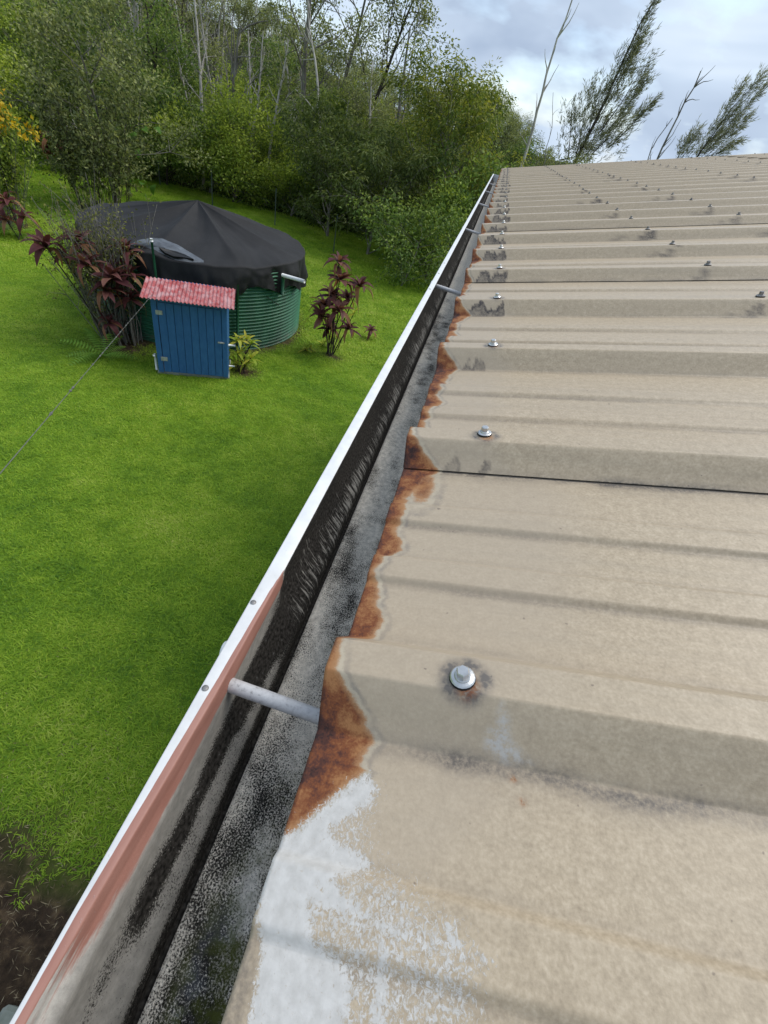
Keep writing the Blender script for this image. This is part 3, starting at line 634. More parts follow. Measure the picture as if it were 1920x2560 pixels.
# overflow pipe beside the shed, going down the wall
def wall_pt(px, py, r=TR + 0.06):
    d = ray(px, py); a = d[0] ** 2 + d[1] ** 2; b = 2 * ((CAM[0] - TC[0]) * d[0] + (CAM[1] - TC[1]) * d[1]); c_ = (CAM[0] - TC[0]) ** 2 + (CAM[1] - TC[1]) ** 2 - r * r
    return CAM + d * ((-b - math.sqrt(b * b - 4 * a * c_)) / (2 * a))
w1 = tl(wall_pt(*z3(1025, 560))); 
MB().tube([(w1[0], w1[1], 0.0), (w1[0], w1[1], 0.7), (w1[0], w1[1], TH - 0.1)], 0.028, 10).build('overflow_pipe', MAT_GPIPE, tank, True)
w2 = tl(wall_pt(*z3(1220, 530), TR + 0.11))
zt = tl(atY(*z3(1218, 462), w2[1] + TC[1]))[2]
MB().tube([(w2[0], w2[1], zt - 0.36), (w2[0], w2[1], zt - 0.1), (w2[0], w2[1], zt + 0.02)], 0.032, 10).tube([(w2[0] - 0.25, w2[1] + 0.2, zt - 0.34), (w2[0], w2[1], zt - 0.36)], 0.03, 8).build('inlet_riser', MAT_GPIPE, tank, True)
e2 = tl(atY(*z3(1316, 490), w2[1] + TC[1] - 0.12))
ip = MB().tube([(w2[0] - 0.02, w2[1], zt), ((w2[0] + e2[0]) / 2, (w2[1] + e2[1]) / 2, (zt + e2[2]) / 2), tuple(e2)], 0.036, 12).build('inlet_pipe', MAT_PVC, tank, True)
w3 = tl(wall_pt(*z3(672, 450), TR + 0.13)); t3 = tl(atY(*z3(655, 316), w3[1] + TC[1]))
MB().tube([(w3[0], w3[1], 0.2), (w3[0], w3[1], 1.2), ((w3[0] + t3[0]) / 2, (w3[1] + t3[1]) / 2, (1.2 + t3[2]) / 2), tuple(t3)], 0.02, 8).build('vent_pipe', MAT_GPIPE, tank, True)
MB().tube([tuple(t3 - [0, 0, 0.005]), tuple(t3 + [0, 0, 0.04])], 0.026, 8).build('pipe_cap', MAT_PVC, tank, True)
w4 = tl(wall_pt(*z3(1205, 590), TR + 0.03))
MB().tube([tl(wall_pt(*z3(1150, 555), TR + 0.03)), tl(wall_pt(*z3(1185, 580), TR + 0.03)), w4, w4 - np.array([0, 0, 0.09])], 0.006, 5).build('tie_cord', MAT_RUBBER, tank)

# tarpaulin cover
k = M('black_shade_cloth'); v = k.obj()
wv = k.noise(v, 260, 2, 0.5)
c = k.ramp(k.noise(v, 2.2, 4, 0.6), ((0.3, (0.010, 0.010, 0.0105)), (0.7, (0.019, 0.019, 0.020))))
c = k.mix(k.math('MULTIPLY', k.rng(k.noise(v, 9, 5, 0.7), 0.60, 0.72), 0.25), c, (0.05, 0.05, 0.05))
k.bump(wv, 0.4, 0.004); MAT_CLOTH = k.fin(c, 0.75, 0, 0.3)
k = M('torn_grey_liner'); v = k.obj()
MAT_LINER = k.fin(k.ramp(k.noise(v, 6, 5, 0.7), ((0.35, (0.035, 0.038, 0.043)), (0.6, (0.10, 0.11, 0.12)), (0.75, (0.17, 0.18, 0.19)))), 0.35, 0, 0.5)
APEX = 2.205; NG = 9; GO = math.radians(-82)
cn = noise2(77); na = 288; ang = np.linspace(0, 2 * math.pi, na, endpoint=False)
def cover_pt(A, r):
    """r 0..1 over the cone, 1..2 down the skirt"""
    g = ((A - GO) / (2 * math.pi) * NG) % 1.0; sag = np.sin(math.pi * g); ridge = np.exp(-(np.minimum(g, 1 - g) / 0.045) ** 2)
    ca, sa = np.cos(A), np.sin(A)
    rc = np.clip(r, 0, 1); rs = np.clip(r - 1, 0, 1)
    wr = cn(ca * 5 + rc * 2.5, sa * 5 + rc, 3)
    z = TH + 0.03 + (APEX - TH - 0.03) * (1 - rc) ** 1.0 - 0.105 * sag * np.sin(math.pi * np.clip(rc, 0, 1) ** 0.8) + 0.022 * ridge * rc * (1 - rc * 0.5) + 0.026 * wr * rc
    R = (TR + 0.045) * rc
    fold = cn(A * 9.0, rs * 0.8 + 4, 3)
    drop = 0.46 + 0.08 * np.sin(A * 5 + 1.0) + 0.06 * np.sin(A * 13.0) + 0.05 * cn(A * 12, 0 * A + 2.0, 2)
    R = R + rs * (0.02 + 0.085 * fold) + 0.04 * np.sin(rs * math.pi) * fold
    z = z - rs * drop - 0.02 * (rs > 0)
    return np.stack([R * ca, R * sa, z], -1)
rl = np.concatenate([np.linspace(0.0, 0.96, 30), np.linspace(0.98, 1.06, 5), np.linspace(1.12, 2, 14)])
A, Rg = np.meshgrid(ang, rl); V = cover_pt(A, Rg)
cover = obj('tank_cover', np_mesh('tank_cover', V.reshape(-1, 3), ring_faces(len(rl), na), MAT_CLOTH, True), None, (TC[0], TC[1], GZ))
tag(cover, 'black fabric cover tied over the green water tank, torn on one side', 'tank cover')
# torn patch: grey liner showing, found by casting the photo's outline on the cone
def cone_ar(px, py):
    d = ray(px, py); best = None
    for t in np.linspace(6, 14, 800):
        q = CAM + d * t; l = tl(q); r = math.hypot(l[0], l[1]); zc = TH + 0.03 + (APEX - TH - 0.03) * (1 - min(1, r / (TR + 0.045)))
        if l[2] < zc - 0.02 and r < TR + 0.05: return math.atan2(l[1], l[0]), min(r / (TR + 0.045), 1.0)
    return None
outl = [(560, 340), (590, 310), (650, 303), (700, 312), (770, 330), (830, 362), (880, 400), (880, 412), (820, 415), (760, 400), (690, 375), (640, 352), (600, 345)]
ar = [cone_ar(*z3(*q)) for q in outl]; ar = [q for q in ar if q]
aa = np.array(ar); cenA, cenR = aa.mean(0)
ringV = []
for f_, off in ((1.0, 0.004), (0.85, 0.022), (0.6, 0.03), (0.3, 0.034), (0.04, 0.03)):
    a_ = cenA + (aa[:, 0] - cenA) * f_; r_ = cenR + (aa[:, 1] - cenR) * f_
    p_ = cover_pt(a_, np.minimum(r_, 0.995)); p_[:, 2] += off + 0.012 * cn(a_ * 30, r_ * 30, 2) * (f_ < 0.95); ringV.append(p_)
n = len(aa)
V = np.concatenate(ringV); F = ring_faces(5, n)
lo = np_mesh('torn_liner', V, [F, np.array([[4 * n + i, 4 * n + (i + 1) % n, 4 * n] for i in range(1, n - 1)])], MAT_LINER, True)
o = obj('torn_liner', lo, cover); o['label'] = 'torn grey liner showing through the black cover'
MAT_HOLE = simple('dark_tank_opening', (0.006, 0.006, 0.006), 0.6, 0.1, 20)
ho = [cone_ar(*z3(*q)) for q in ((690, 366), (715, 372), (760, 372), (800, 385), (838, 410), (800, 404), (750, 397), (715, 385))]
ho = np.array([q for q in ho if q]); hv = cover_pt(ho[:, 0], np.minimum(ho[:, 1], 0.99)); hv[:, 2] += 0.056
hv2 = hv.copy(); hv2[:, 2] -= 0.03
nh = len(hv); obj('tear_opening', np_mesh('tear_opening', np.concatenate([hv, hv2]), [np.array([[i, (i + 1) % nh, nh + (i + 1) % nh, nh + i] for i in range(nh)]), np.array([[0, i, i + 1] for i in range(1, nh - 1)])], MAT_HOLE), cover)

# ------------------------------------------------------------------ pump shed
MAT_BLUE = None
k = M('blue_board_paint'); v = k.obj(); oi = k.n('ShaderNodeObjectInfo')
c = k.ramp(k.noise(k.map(v, (3, 3, 1)), 6, 5, 0.65), ((0.3, (0.022, 0.098, 0.250)), (0.7, (0.040, 0.145, 0.34))))
c = k.mix(k.math('MULTIPLY', oi.outputs['Random'], 0.25), c, (0.02, 0.085, 0.24))
sz = k.n('ShaderNodeSeparateXYZ'); k.l(v, sz.inputs[0])
c = k.mix(k.math('MULTIPLY', k.rng(sz.outputs['Z'], 0.0, 0.10, 0.7, 0.0), k.rng(k.noise(v, 30, 4, 0.7), 0.42, 0.6)), c, (0.10, 0.11, 0.09))
MAT_BLUE = k.fin(c, 0.5, 0, 0.35)
MAT_DARK = simple('dark_gap', (0.012, 0.014, 0.02), 0.8, 0.1, 10)
k = M('faded_red_corrugated_iron'); v = k.obj()
c = k.ramp(k.noise(v, 5, 5, 0.65), ((0.3, (0.24, 0.030, 0.030)), (0.55, (0.34, 0.052, 0.052)), (0.7, (0.42, 0.10, 0.095))))
c = k.mix(k.math('MULTIPLY', k.rng(k.noise(k.map(v, (1, 0.6, 1)), 9, 6, 0.75), 0.42, 0.66), 0.75), c, (0.50, 0.36, 0.36))
MAT_RED = k.fin(c, 0.5, 0, 0.3)
SW, SD, SH = 1.17, 0.80, 1.335
srz = math.atan2(7.44 - 6.96, -3.76 + 4.83)
shed = empty('pump_shed', (-4.83, 6.96, GZ), srz, label='small blue board shed with faded red corrugated roof beside the tank', cat='shed')
MB().box((-0.03, 0.03, -0.1), (SW + 0.02, SD, 0.06), 0.015).build('base_slab', MAT_CONC, shed)
bz = 0.062
def board(parent, a, b, name='plank'): return MB().box(a, b, 0.004).build(name, MAT_BLUE, parent)
board(shed, (0.0, 0.0, bz), (0.085, 0.035, SH + 0.02), 'door_post'); board(shed, (SW - 0.085, 0.0, bz), (SW, 0.035, SH), 'door_post')
board(shed, (0.087, 0.004, SH - 0.05), (SW - 0.087, 0.035, SH + 0.0), 'door_head')
door = MB().box((0.092, 0.022, bz + 0.012), (SW - 0.092, 0.032, SH - 0.056)).build('door', MAT_DARK, shed)
npl = 8; pw = (SW - 0.184) / npl
for i in range(npl):
    q = random.Random(i)
    o = MB().box((0.093 + i * pw + 0.003, 0.0 + q.uniform(-0.002, 0.002), bz + 0.012), (0.093 + (i + 1) * pw - 0.002, 0.021, SH - 0.056), 0.004).build('plank', MAT_BLUE, door)
MAT_HINGE = simple('galvanised_hinge', (0.42, 0.43, 0.42), 0.5, 0.15, 40, 0.3)
for hz in (0.28, 1.08):
    MB().box((0.06, -0.009, hz), (0.165, -0.0035, hz + 0.07), 0.002).tube([(0.092, -0.010, hz - 0.005), (0.092, -0.010, hz + 0.075)], 0.007, 8).build('hinge', MAT_HINGE, door)
MB().box((SW - 0.16, -0.010, 0.70), (SW - 0.05, -0.0035, 0.73), 0.002).tube([(SW - 0.13, -0.016, 0.715), (SW - 0.07, -0.016, 0.715)], 0.006, 6).build('latch', MAT_HINGE, door)
for xs in (0.0, SW - 0.02):
    wl = MB().box((xs + 0.005, 0.037, bz), (xs + 0.012, SD - 0.03, SH + 0.02)).build('side_wall', MAT_DARK, shed)
    for i in range(6):
        y0_ = 0.037 + i * (SD - 0.07) / 6
        (MB().box((xs - 0.004 if xs == 0 else xs + 0.013, y0_ + 0.002, bz), (xs + 0.004 if xs == 0 else xs + 0.022, y0_ + (SD - 0.07) / 6 - 0.002, SH + 0.06), 0.002)).build('plank', MAT_BLUE, wl)
MB().box((0.02, SD - 0.03, bz), (SW - 0.02, SD, SH + 0.06)).build('rear_wall', MAT_BLUE, shed)
# corrugated roof sheet sloping to the front
nw_, per = 24, 12; xs = np.linspace(-0.12, SW + 0.13, nw_ * per + 1); ys = np.linspace(-0.17, 0.55, 12)
Yg, Xg = np.meshgrid(ys, xs, indexing='ij'); zg = SH + 0.045 + (Yg + 0.17) * 0.13 + 0.009 * np.sin((Xg + 0.12) / (SW + 0.25) * nw_ * 2 * math.pi)
top = np.stack([Xg, Yg, zg], -1).reshape(-1, 3); bot = top - [0, 0, 0.004]
nX, nY = len(xs), len(ys); Ft = grid_faces(nY, nX); Fb = Ft[:, ::-1] + nX * nY
fe = np.array([[i, i + nX * nY, i + 1 + nX * nY, i + 1] for i in range(nX - 1)])[:, ::-1]
obj('roof_sheet', np_mesh('roof_sheet', np.concatenate([top, bot]), [Ft[:, ::-1], Fb[:, ::-1], fe], MAT_RED, True), shed)
MB().box((0.02, 0.04, SH - 0.02), (SW - 0.02, 0.08, SH + 0.03)).build('roof_batten', MAT_BLUE, shed)
MB().tube([(-0.05, 0.1, 0.05), (-0.05, 0.1, 0.33)], 0.02, 8).tube([(-0.05, 0.1, 0.33), (-0.05, 0.0, 0.36)], 0.02, 8).build('pump_pipe', MAT_PVC, shed, True)
MB().tube([(SW + 0.01, 0.15, 0.62), (SW + 0.13, 0.15, 0.62)], 0.017, 8).tube([(SW + 0.01, 0.2, 0.2), (SW + 0.11, 0.2, 0.2)], 0.015, 8).build('outlet_pipe', MAT_PVC, shed, True)

# power cable from the shed to the house
d1, d2 = ray(23, 1157), ray(*z3(400, 850)); pn = np.cross(d1, d2); pn /= np.linalg.norm(pn)
def on_plane(x, y): return CAM[2] - (pn[0] * (x - CAM[0]) + pn[1] * (y - CAM[1])) / pn[2]
ax, ay = -4.82, 7.02; az = on_plane(ax, ay); bx_, by_ = 0.49, -1.6; bz_ = on_plane(bx_, by_)
ts = np.linspace(0, 1, 60); cab = np.stack([ax + (bx_ - ax) * ts, ay + (by_ - ay) * ts, az + (bz_ - az) * ts], -1)
MAT_CABLE = simple('grey_cable', (0.15, 0.15, 0.14), 0.5, 0.2, 60)
mbc = MB().tube(cab, 0.0013, 6)
qr = random.Random(3)
for i in range(70):
    t = qr.random() ** 1.3; c_ = np.array([ax + (bx_ - ax) * t, ay + (by_ - ay) * t, az + (bz_ - az) * t]); 
    dirv = (cab[-1] - cab[0]) / np.linalg.norm(cab[-1] - cab[0]); L_ = qr.uniform(0.008, 0.03)
    mbc.tube([c_ - dirv * L_, c_, c_ + dirv * L_], [0.0015, qr.uniform(0.003, 0.006), 0.0015], 6)
cable = mbc.build('power_cable', MAT_CABLE, smooth=True); tag(cable, 'thin grey knotted cable strung over the lawn to the blue shed', 'cable')

# ------------------------------------------------------------------ foliage tools
def unit(a): return a / (np.linalg.norm(a, axis=-1, keepdims=True) + 1e-9)
def leaves(C, D, ln, wd, r, fold=0.25, tint=None):
    """one folded four-cornered blade per leaf: C base, D direction"""
    C = np.asarray(C, float); N = len(C); D = unit(np.asarray(D, float))
    ln = np.broadcast_to(ln, (N,)) * r.uniform(0.7, 1.25, N); wd = np.broadcast_to(wd, (N,)) * r.uniform(0.75, 1.2, N)
    S = unit(np.cross(D, r.normal(size=(N, 3)))); Nn = np.cross(S, D)
    mid = C + D * (ln * 0.45)[:, None]
    lift = Nn * (wd * fold)[:, None]
    V = np.stack([C, mid + S * (wd * 0.5)[:, None] + lift, C + D * ln[:, None] - Nn * (ln * 0.08)[:, None], mid - S * (wd * 0.5)[:, None] + lift], 1).reshape(-1, 3)
    F = np.arange(4 * N).reshape(N, 4)
    t = r.random(N) if tint is None else tint
    return V, F, np.repeat(np.clip(t, 0, 1), 4)
def leaf_mesh(name, L_, mat):
    V = np.concatenate([a[0] for a in L_]); T = np.concatenate([a[2] for a in L_]); F = []; n = 0
    for a in L_: F.append(a[1] + n); n += len(a[0])
    return np_mesh(name, V, np.concatenate(F), mat, False, {'tint': T})
def wander(p0, d, L_, n, r, wob=0.12, up=0.0):
    P = [np.array(p0, float)]; d = unit(np.array(d, float))
    for i in range(n):
        d = unit(d + r.normal(size=3) * wob + np.array([0, 0, up])); P.append(P[-1] + d * L_ / n)
    return np.array(P)
def skeleton(r, H, r0, lean=(0, 0), nb=14, z0=0.35, bl=0.3, upd=0.7, sub=3, wob=0.07, prof=None, subl=0.5, tw=0.45):
    tr = wander((0, 0, -0.15), (lean[0], lean[1], 1), H, 10, r, wob, 0.04)
    tubes = [(tr, np.linspace(r0, r0 * 0.22, len(tr)))]; tips = []
    for b in range(nb):
        t = z0 + (1 - z0) * (b + r.random()) / nb
        i = min(int(t * 10), 9); p0 = tr[i] + (tr[i + 1] - tr[i]) * (t * 10 - i) if i < 10 else tr[-1]
        a = b * 2.4 + r.uniform(-0.5, 0.5)
        f = prof(t) if prof else (1.15 - t)
        L_ = H * bl * f * r.uniform(0.7, 1.25)
        br = wander(p0, (math.cos(a), math.sin(a), upd), L_, 5, r, 0.18, 0.05)
        rb = r0 * 0.38 * (1.1 - 0.7 * t); tubes.append((br, np.linspace(rb, rb * 0.3, len(br))))
        tips.append((br[-1], br[-1] - br[-2]))
        tips.append((br[3], br[3] - br[2]))
        for s_ in range(sub):
            j = r.integers(2, 5); sb = wander(br[j], unit(br[j] - br[j - 1]) + r.normal(size=3) * tw, L_ * subl * r.uniform(0.6, 1.2), 3, r, 0.2, 0.05)
            tubes.append((sb, np.linspace(rb * 0.4, rb * 0.15, len(sb)))); tips.append((sb[-1], sb[-1] - sb[-2])); tips.append((sb[2], sb[2] - sb[1]))
    tips.append((tr[-1], tr[-1] - tr[-2]))
    return tr, tubes, tips
def wood_mesh(name, tubes, mat, seg=5):
    V, F = join_np([tube_np(p, q, seg if i else 8) for i, (p, q) in enumerate(tubes)])
    return np_mesh(name, V, F, mat, True)
def clump(r, tips, m, rad, ln, wd, droop=0.0, flat=0.7, spread=1.0):
    C = []; D = []; T = []
    for p, d in tips:
        off = r.normal(size=(m, 3)) * rad * np.array([1, 1, flat]); rr = np.linalg.norm(off, axis=1, keepdims=True)
        C.append(p + off); dd = unit(off + unit(d) * 0.4 * rad + r.normal(size=(m, 3)) * spread * rad); dd[:, 2] -= droop; D.append(dd)
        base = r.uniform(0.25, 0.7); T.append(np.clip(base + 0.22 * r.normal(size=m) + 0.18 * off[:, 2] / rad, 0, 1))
    return leaves(np.concatenate(C), np.concatenate(D), ln, wd, r, 0.2, np.concatenate(T))
def bark(name, a, b, sc=9):
    k = M(name); v = k.obj(); c = k.ramp(k.noise(k.map(v, (1, 1, 0.22)), sc, 5, 0.7), ((0.35, a), (0.65, b)))
    k.bump(k.noise(k.map(v, (1, 1, 0.2)), sc * 3, 4, 0.7), 0.6, 0.02); return k.fin(c, 0.9, 0, 0.15)
BARK_DARK = bark('dark_mossy_bark', (0.020, 0.017, 0.013), (0.085, 0.072, 0.058))
BARK_GREY = bark('grey_bark', (0.09, 0.08, 0.068), (0.27, 0.25, 0.22))
BARK_PALE = bark('pale_dead_wood', (0.260, 0.234, 0.202), (0.598, 0.559, 0.507))
LF_OHIA = leafmat('grey_green_leaf', (0.082, 0.107, 0.046), (0.208, 0.239, 0.094), (0.433, 0.451, 0.184), 0.25, 0.5, 0.3)
LF_DARK = leafmat('dark_green_leaf', (0.045, 0.082, 0.026), (0.121, 0.198, 0.043), (0.303, 0.379, 0.092), 0.25, 0.4, 0.4)
LF_MID = leafmat('fresh_green_leaf', (0.080, 0.134, 0.024), (0.214, 0.302, 0.053), (0.496, 0.571, 0.110), 0.3, 0.45, 0.3)
LF_YEL = leafmat('yellow_green_leaf', (0.124, 0.183, 0.027), (0.289, 0.376, 0.055), (0.567, 0.627, 0.109), 0.35, 0.5, 0.3)
LF_LONG = leafmat('long_drooping_leaf', (0.050, 0.073, 0.016), (0.136, 0.190, 0.030), (0.372, 0.367, 0.066), 0.3, 0.35, 0.45)
LF_NEED = leafmat('grey_needle', (0.103, 0.120, 0.070), (0.236, 0.246, 0.154), (0.429, 0.428, 0.274), 0.2, 0.6, 0.2)
LF_RED = leafmat('maroon_leaf', (0.045, 0.016, 0.019), (0.120, 0.037, 0.040), (0.250, 0.121, 0.089), 0.2, 0.35, 0.5)
LF_REDB = leafmat('red_tan_leaf', (0.160, 0.057, 0.037), (0.280, 0.138, 0.074), (0.360, 0.253, 0.116), 0.25, 0.45, 0.4)
LF_GING = leafmat('variegated_leaf', (0.150, 0.264, 0.030), (0.350, 0.432, 0.050), (0.688, 0.600, 0.100), 0.3, 0.4, 0.4)
LF_FERN = leafmat('fern_green', (0.070, 0.156, 0.024), (0.140, 0.286, 0.042), (0.280, 0.442, 0.072), 0.35, 0.45, 0.3)

def proto_ohia(seed, H, tw=0.5, dens=16, z0=0.42, bare=False):
    r = np.random.default_rng(seed)
    tr, tubes, tips = skeleton(r, H, 0.016 * H, r.uniform(-0.06, 0.06, 2), 13, z0, 0.20, 0.9, 3, 0.06, lambda t: 0.6 + 0.9 * math.sin(math.pi * min(1, (t - z0) / (1 - z0) * 0.8 + 0.15)), 0.55, 0.6)
    return tubes, None if bare else clump(r, tips, dens, 0.21 * H / 9, 0.12, 0.065, 0.0, 0.75)
def proto_broad(seed, H, W, dens, ln, wd, droop=0.1, nb=15, z0=0.12, rad=0.36):
    r = np.random.default_rng(seed)
    tr, tubes, tips = skeleton(r, H, 0.02 * H, r.uniform(-0.08, 0.08, 2), nb, z0, W / H * 0.55, 0.55, 4, 0.1, lambda t: 0.5 + 0.75 * math.sin(math.pi * min(1, t * 0.85 + 0.1)), 0.55, 0.7)
    return tubes, clump(r, tips, dens, rad, ln, wd, droop, 0.7)
def make_tree(kind, proto, woodmat, leafm):
    tubes, lf = proto
    return kind, wood_mesh(kind + '_trunk', tubes, woodmat), (leaf_mesh(kind + '_crown', [lf], leafm) if lf is not None else None)
TOPS = {}; pr_cap = random.Random(44)
SKY_AZ, SKY_EL = [-45, -30, -26.5, -24.5, -20, -14, -10, -5, -2, 0, 3, 6, 16], [11, 10, 7.0, 5.4, 4.3, 3.8, 3.9, 4.2, 3.9, 3.2, 2.0, 0.9, 2.0]
def plant_tree(T, x, y, label, cat, group=None, s=1.0, rz=None, lean=(0, 0), z=None, sx=1.0, cap=True):
    kind, wm, lm = T
    if cap:
        zt_ = TOPS.setdefault(kind + (lm or wm).name, max(v_.co.z for v_ in (lm or wm).vertices))
        az_ = math.degrees(math.atan2(x, y)); el_ = np.interp(az_, SKY_AZ, SKY_EL) * pr_cap.uniform(0.72, 1.05)
        s = min(s, (math.hypot(x, y) * math.tan(math.radians(el_)) + CAM[2] - float(terrain(x, y))) / zt_)
    zz_ = float(terrain(x, y)) if z is None else z
    t = empty(kind, (x, y, zz_ - 0.05), rng.uniform(0, 6.28) if rz is None else rz, label=label, cat=cat, group=group)
    t.scale = (s * sx, s * sx, s); t.rotation_euler = (lean[0], lean[1], t.rotation_euler[2])
    obj('trunk', wm, t)
    if lm: obj('crown', lm, t)
    return t
OH = [make_tree('ohia_tree', proto_ohia(100 + i, 9.0, dens=(50, 56, 44, 52)[i], z0=(0.40, 0.3, 0.5, 0.36)[i]), (BARK_GREY, BARK_DARK, BARK_GREY, BARK_DARK)[i], LF_OHIA) for i in range(4)]
BRD = [make_tree('broadleaf_tree', proto_broad(200 + i, 5.0, (4.6, 4.0, 5.2)[i], 64, 0.125, 0.066, 0.12, rad=0.25), BARK_GREY, (LF_DARK, LF_OHIA, LF_DARK)[i]) for i in range(3)]
BRM = [make_tree('broadleaf_tree', proto_broad(230 + i, 4.4, (4.2, 3.6)[i], 64, 0.125, 0.066, 0.12, rad=0.25), BARK_GREY, LF_MID) for i in range(2)]
BRY = [make_tree('leafy_shrub', proto_broad(260 + i, 3.0, 3.2, 60, 0.11, 0.055, 0.15, 13, 0.05, 0.23), BARK_GREY, (LF_YEL, LF_MID)[i]) for i in range(2)]
SHD = [make_tree('leafy_shrub', proto_broad(280 + i, 2.2, 2.6, 60, 0.11, 0.055, 0.15, 12, 0.04, 0.22), BARK_DARK, (LF_DARK, LF_MID)[i]) for i in range(2)]
def proto_dead(seed, H, nb=9, z0=0.35, bl=0.2, upd=1.1, r0=0.015):
    r = np.random.default_rng(seed); tr, tubes, tips = skeleton(r, H, r0 * H, (0, 0), nb, z0, bl, upd, 2, 0.05, lambda t: 1.2 - 0.6 * t, 0.55, 0.5)
    return tubes, None
DEAD = [make_tree('dead_tree', proto_dead(300 + i, 9.0, (9, 7, 11)[i], (0.4, 0.5, 0.3)[i], (0.2, 0.15, 0.24)[i]), BARK_PALE, None) for i in range(3)]

def tree_xy(px, py, Y):            # ground position seen in the photo's column px, at depth Y
    return atY(px, py, Y)[0], Y
# forest: back rows of grey-green ohia up the slope
GR_O = 'ohia trees on the forested slope'
OH_LB = ('slender pale-trunked ohia with a high open crown on the forested slope', 'slender dark-trunked ohia with a deep leafy crown on the forested slope', 'slender pale-trunked ohia with foliage only at the top on the forested slope', 'slender dark-trunked ohia with a loose crown on the forested slope')
pr = random.Random(12)
n_o = 0
for row, (Y, dx, s0, s1) in enumerate(((27, 2.6, 0.7, 1.05), (33, 2.7, 0.85, 1.2), (40, 3.0, 0.95, 1.35), (50, 3.6, 1.05, 1.4), (62, 4.6, 1.1, 1.5), (78, 5.8, 1.2, 1.6))):
    x = -Y * 1.02 - 3
    while x < Y * 0.07 - 1.0:
        xx = x + pr.uniform(-1, 1); yy_ = Y + pr.uniform(-2.5, 2.5)
        s = pr.uniform(s0, s1)
        az = math.degrees(math.atan2(xx, yy_))
        if row == 0 and pr.random() < 0.4: x += dx; continue
        oi_ = pr.randrange(4); plant_tree(OH[oi_], xx, yy_, OH_LB[oi_], 'tree', GR_O + ' (' + ('pale trunks, high crowns', 'dark trunks, deep crowns', 'pale trunks, topmost tufts', 'dark trunks, loose crowns')[oi_] + ')', s)
        n_o += 1; x += dx * pr.uniform(0.8, 1.25)
for i in range(44):
    Y = pr.uniform(25, 58); x = -Y * pr.uniform(0.08, 0.95)
    plant_tree(DEAD[i % 3], x, Y, ('bare pale dead tree with several limbs among the ohia on the slope', 'bare pale dead pole with few limbs among the ohia on the slope', 'bare pale dead tree with many twiggy limbs among the ohia on the slope')[i % 3], 'dead tree', ('limbed', 'pole-like', 'twiggy')[i % 3] + ' dead trees on the forested slope', min(pr.uniform(0.7, 1.15), (Y * math.tan(math.radians(np.interp(x / Y, [-1, -0.5, -0.35, 0], [9, 7, 4.5, 2.5]))) + 4.0) / 10.2))
# middle rows: rounder, greener trees
for (Y, x0, x1, dx, lst, s0, s1, lb, gr) in (
        (25.0, -24, -3.5, 2.5, BRD, 0.5, 0.78, 'dark leafy broadleaf tree in the wood behind the tank', 'dark broadleaf trees behind the tank'),
        (27.5, -30, -2.0, 2.9, BRM, 0.62, 0.92, 'fresh green broadleaf tree in the wood behind the tank', 'green broadleaf trees behind the tank'),
        (30.5, -36, 3.0, 3.6, BRD, 0.6, 0.9, 'dark leafy broadleaf tree in the wood behind the tank', 'dark broadleaf trees behind the tank')):
    x = x0
    while x < x1:
        ti_ = pr.randrange(len(lst)); grey = lst is BRD and ti_ == 1
        plant_tree(lst[ti_], x + pr.uniform(-0.6, 0.6), Y + pr.uniform(-1.0, 1.0), lb.replace('dark leafy', 'grey-leaved') if grey else lb, 'tree', gr.replace('dark', 'grey') if grey else gr, pr.uniform(s0, s1))
        x += dx * pr.uniform(0.75, 1.25)
# slender pale trunks standing in the front of the wood
for i in range(22):
    x = -19 + 0.82 * i * pr.uniform(0.9, 1.05); Y = pr.uniform(23.4, 26.5)
    plant_tree(DEAD[i % 2], x, Y, 'slender pale trunk with few bare limbs in the front of the wood' if i % 2 else 'slender pale trunk with bare upper limbs in the front of the wood', 'dead tree', ('limbed', 'plain')[i % 2] + ' pale trunks in the front of the wood', pr.uniform(0.5, 0.85))
# forest edge: shrubs of the first row
x = -21.0
SH_C = {SHD[0][2].name: 'low dark green', SHD[1][2].name: 'low fresh green', BRY[0][2].name: 'yellow-green', BRY[1][2].name: 'taller loose green'}
while x < -3.2:
    T = pr.choice([SHD[0], SHD[1], BRY[1], SHD[0], BRY[0]])
    plant_tree(T, x, 22.9 + pr.uniform(-0.8, 0.9) + 0.07 * (x + 12), '%s shrub at the forest edge behind the tank' % SH_C[T[2].name], 'shrub', SH_C[T[2].name] + ' shrubs along the forest edge', pr.uniform(0.75, 1.2))
    x += pr.uniform(0.9, 1.6)
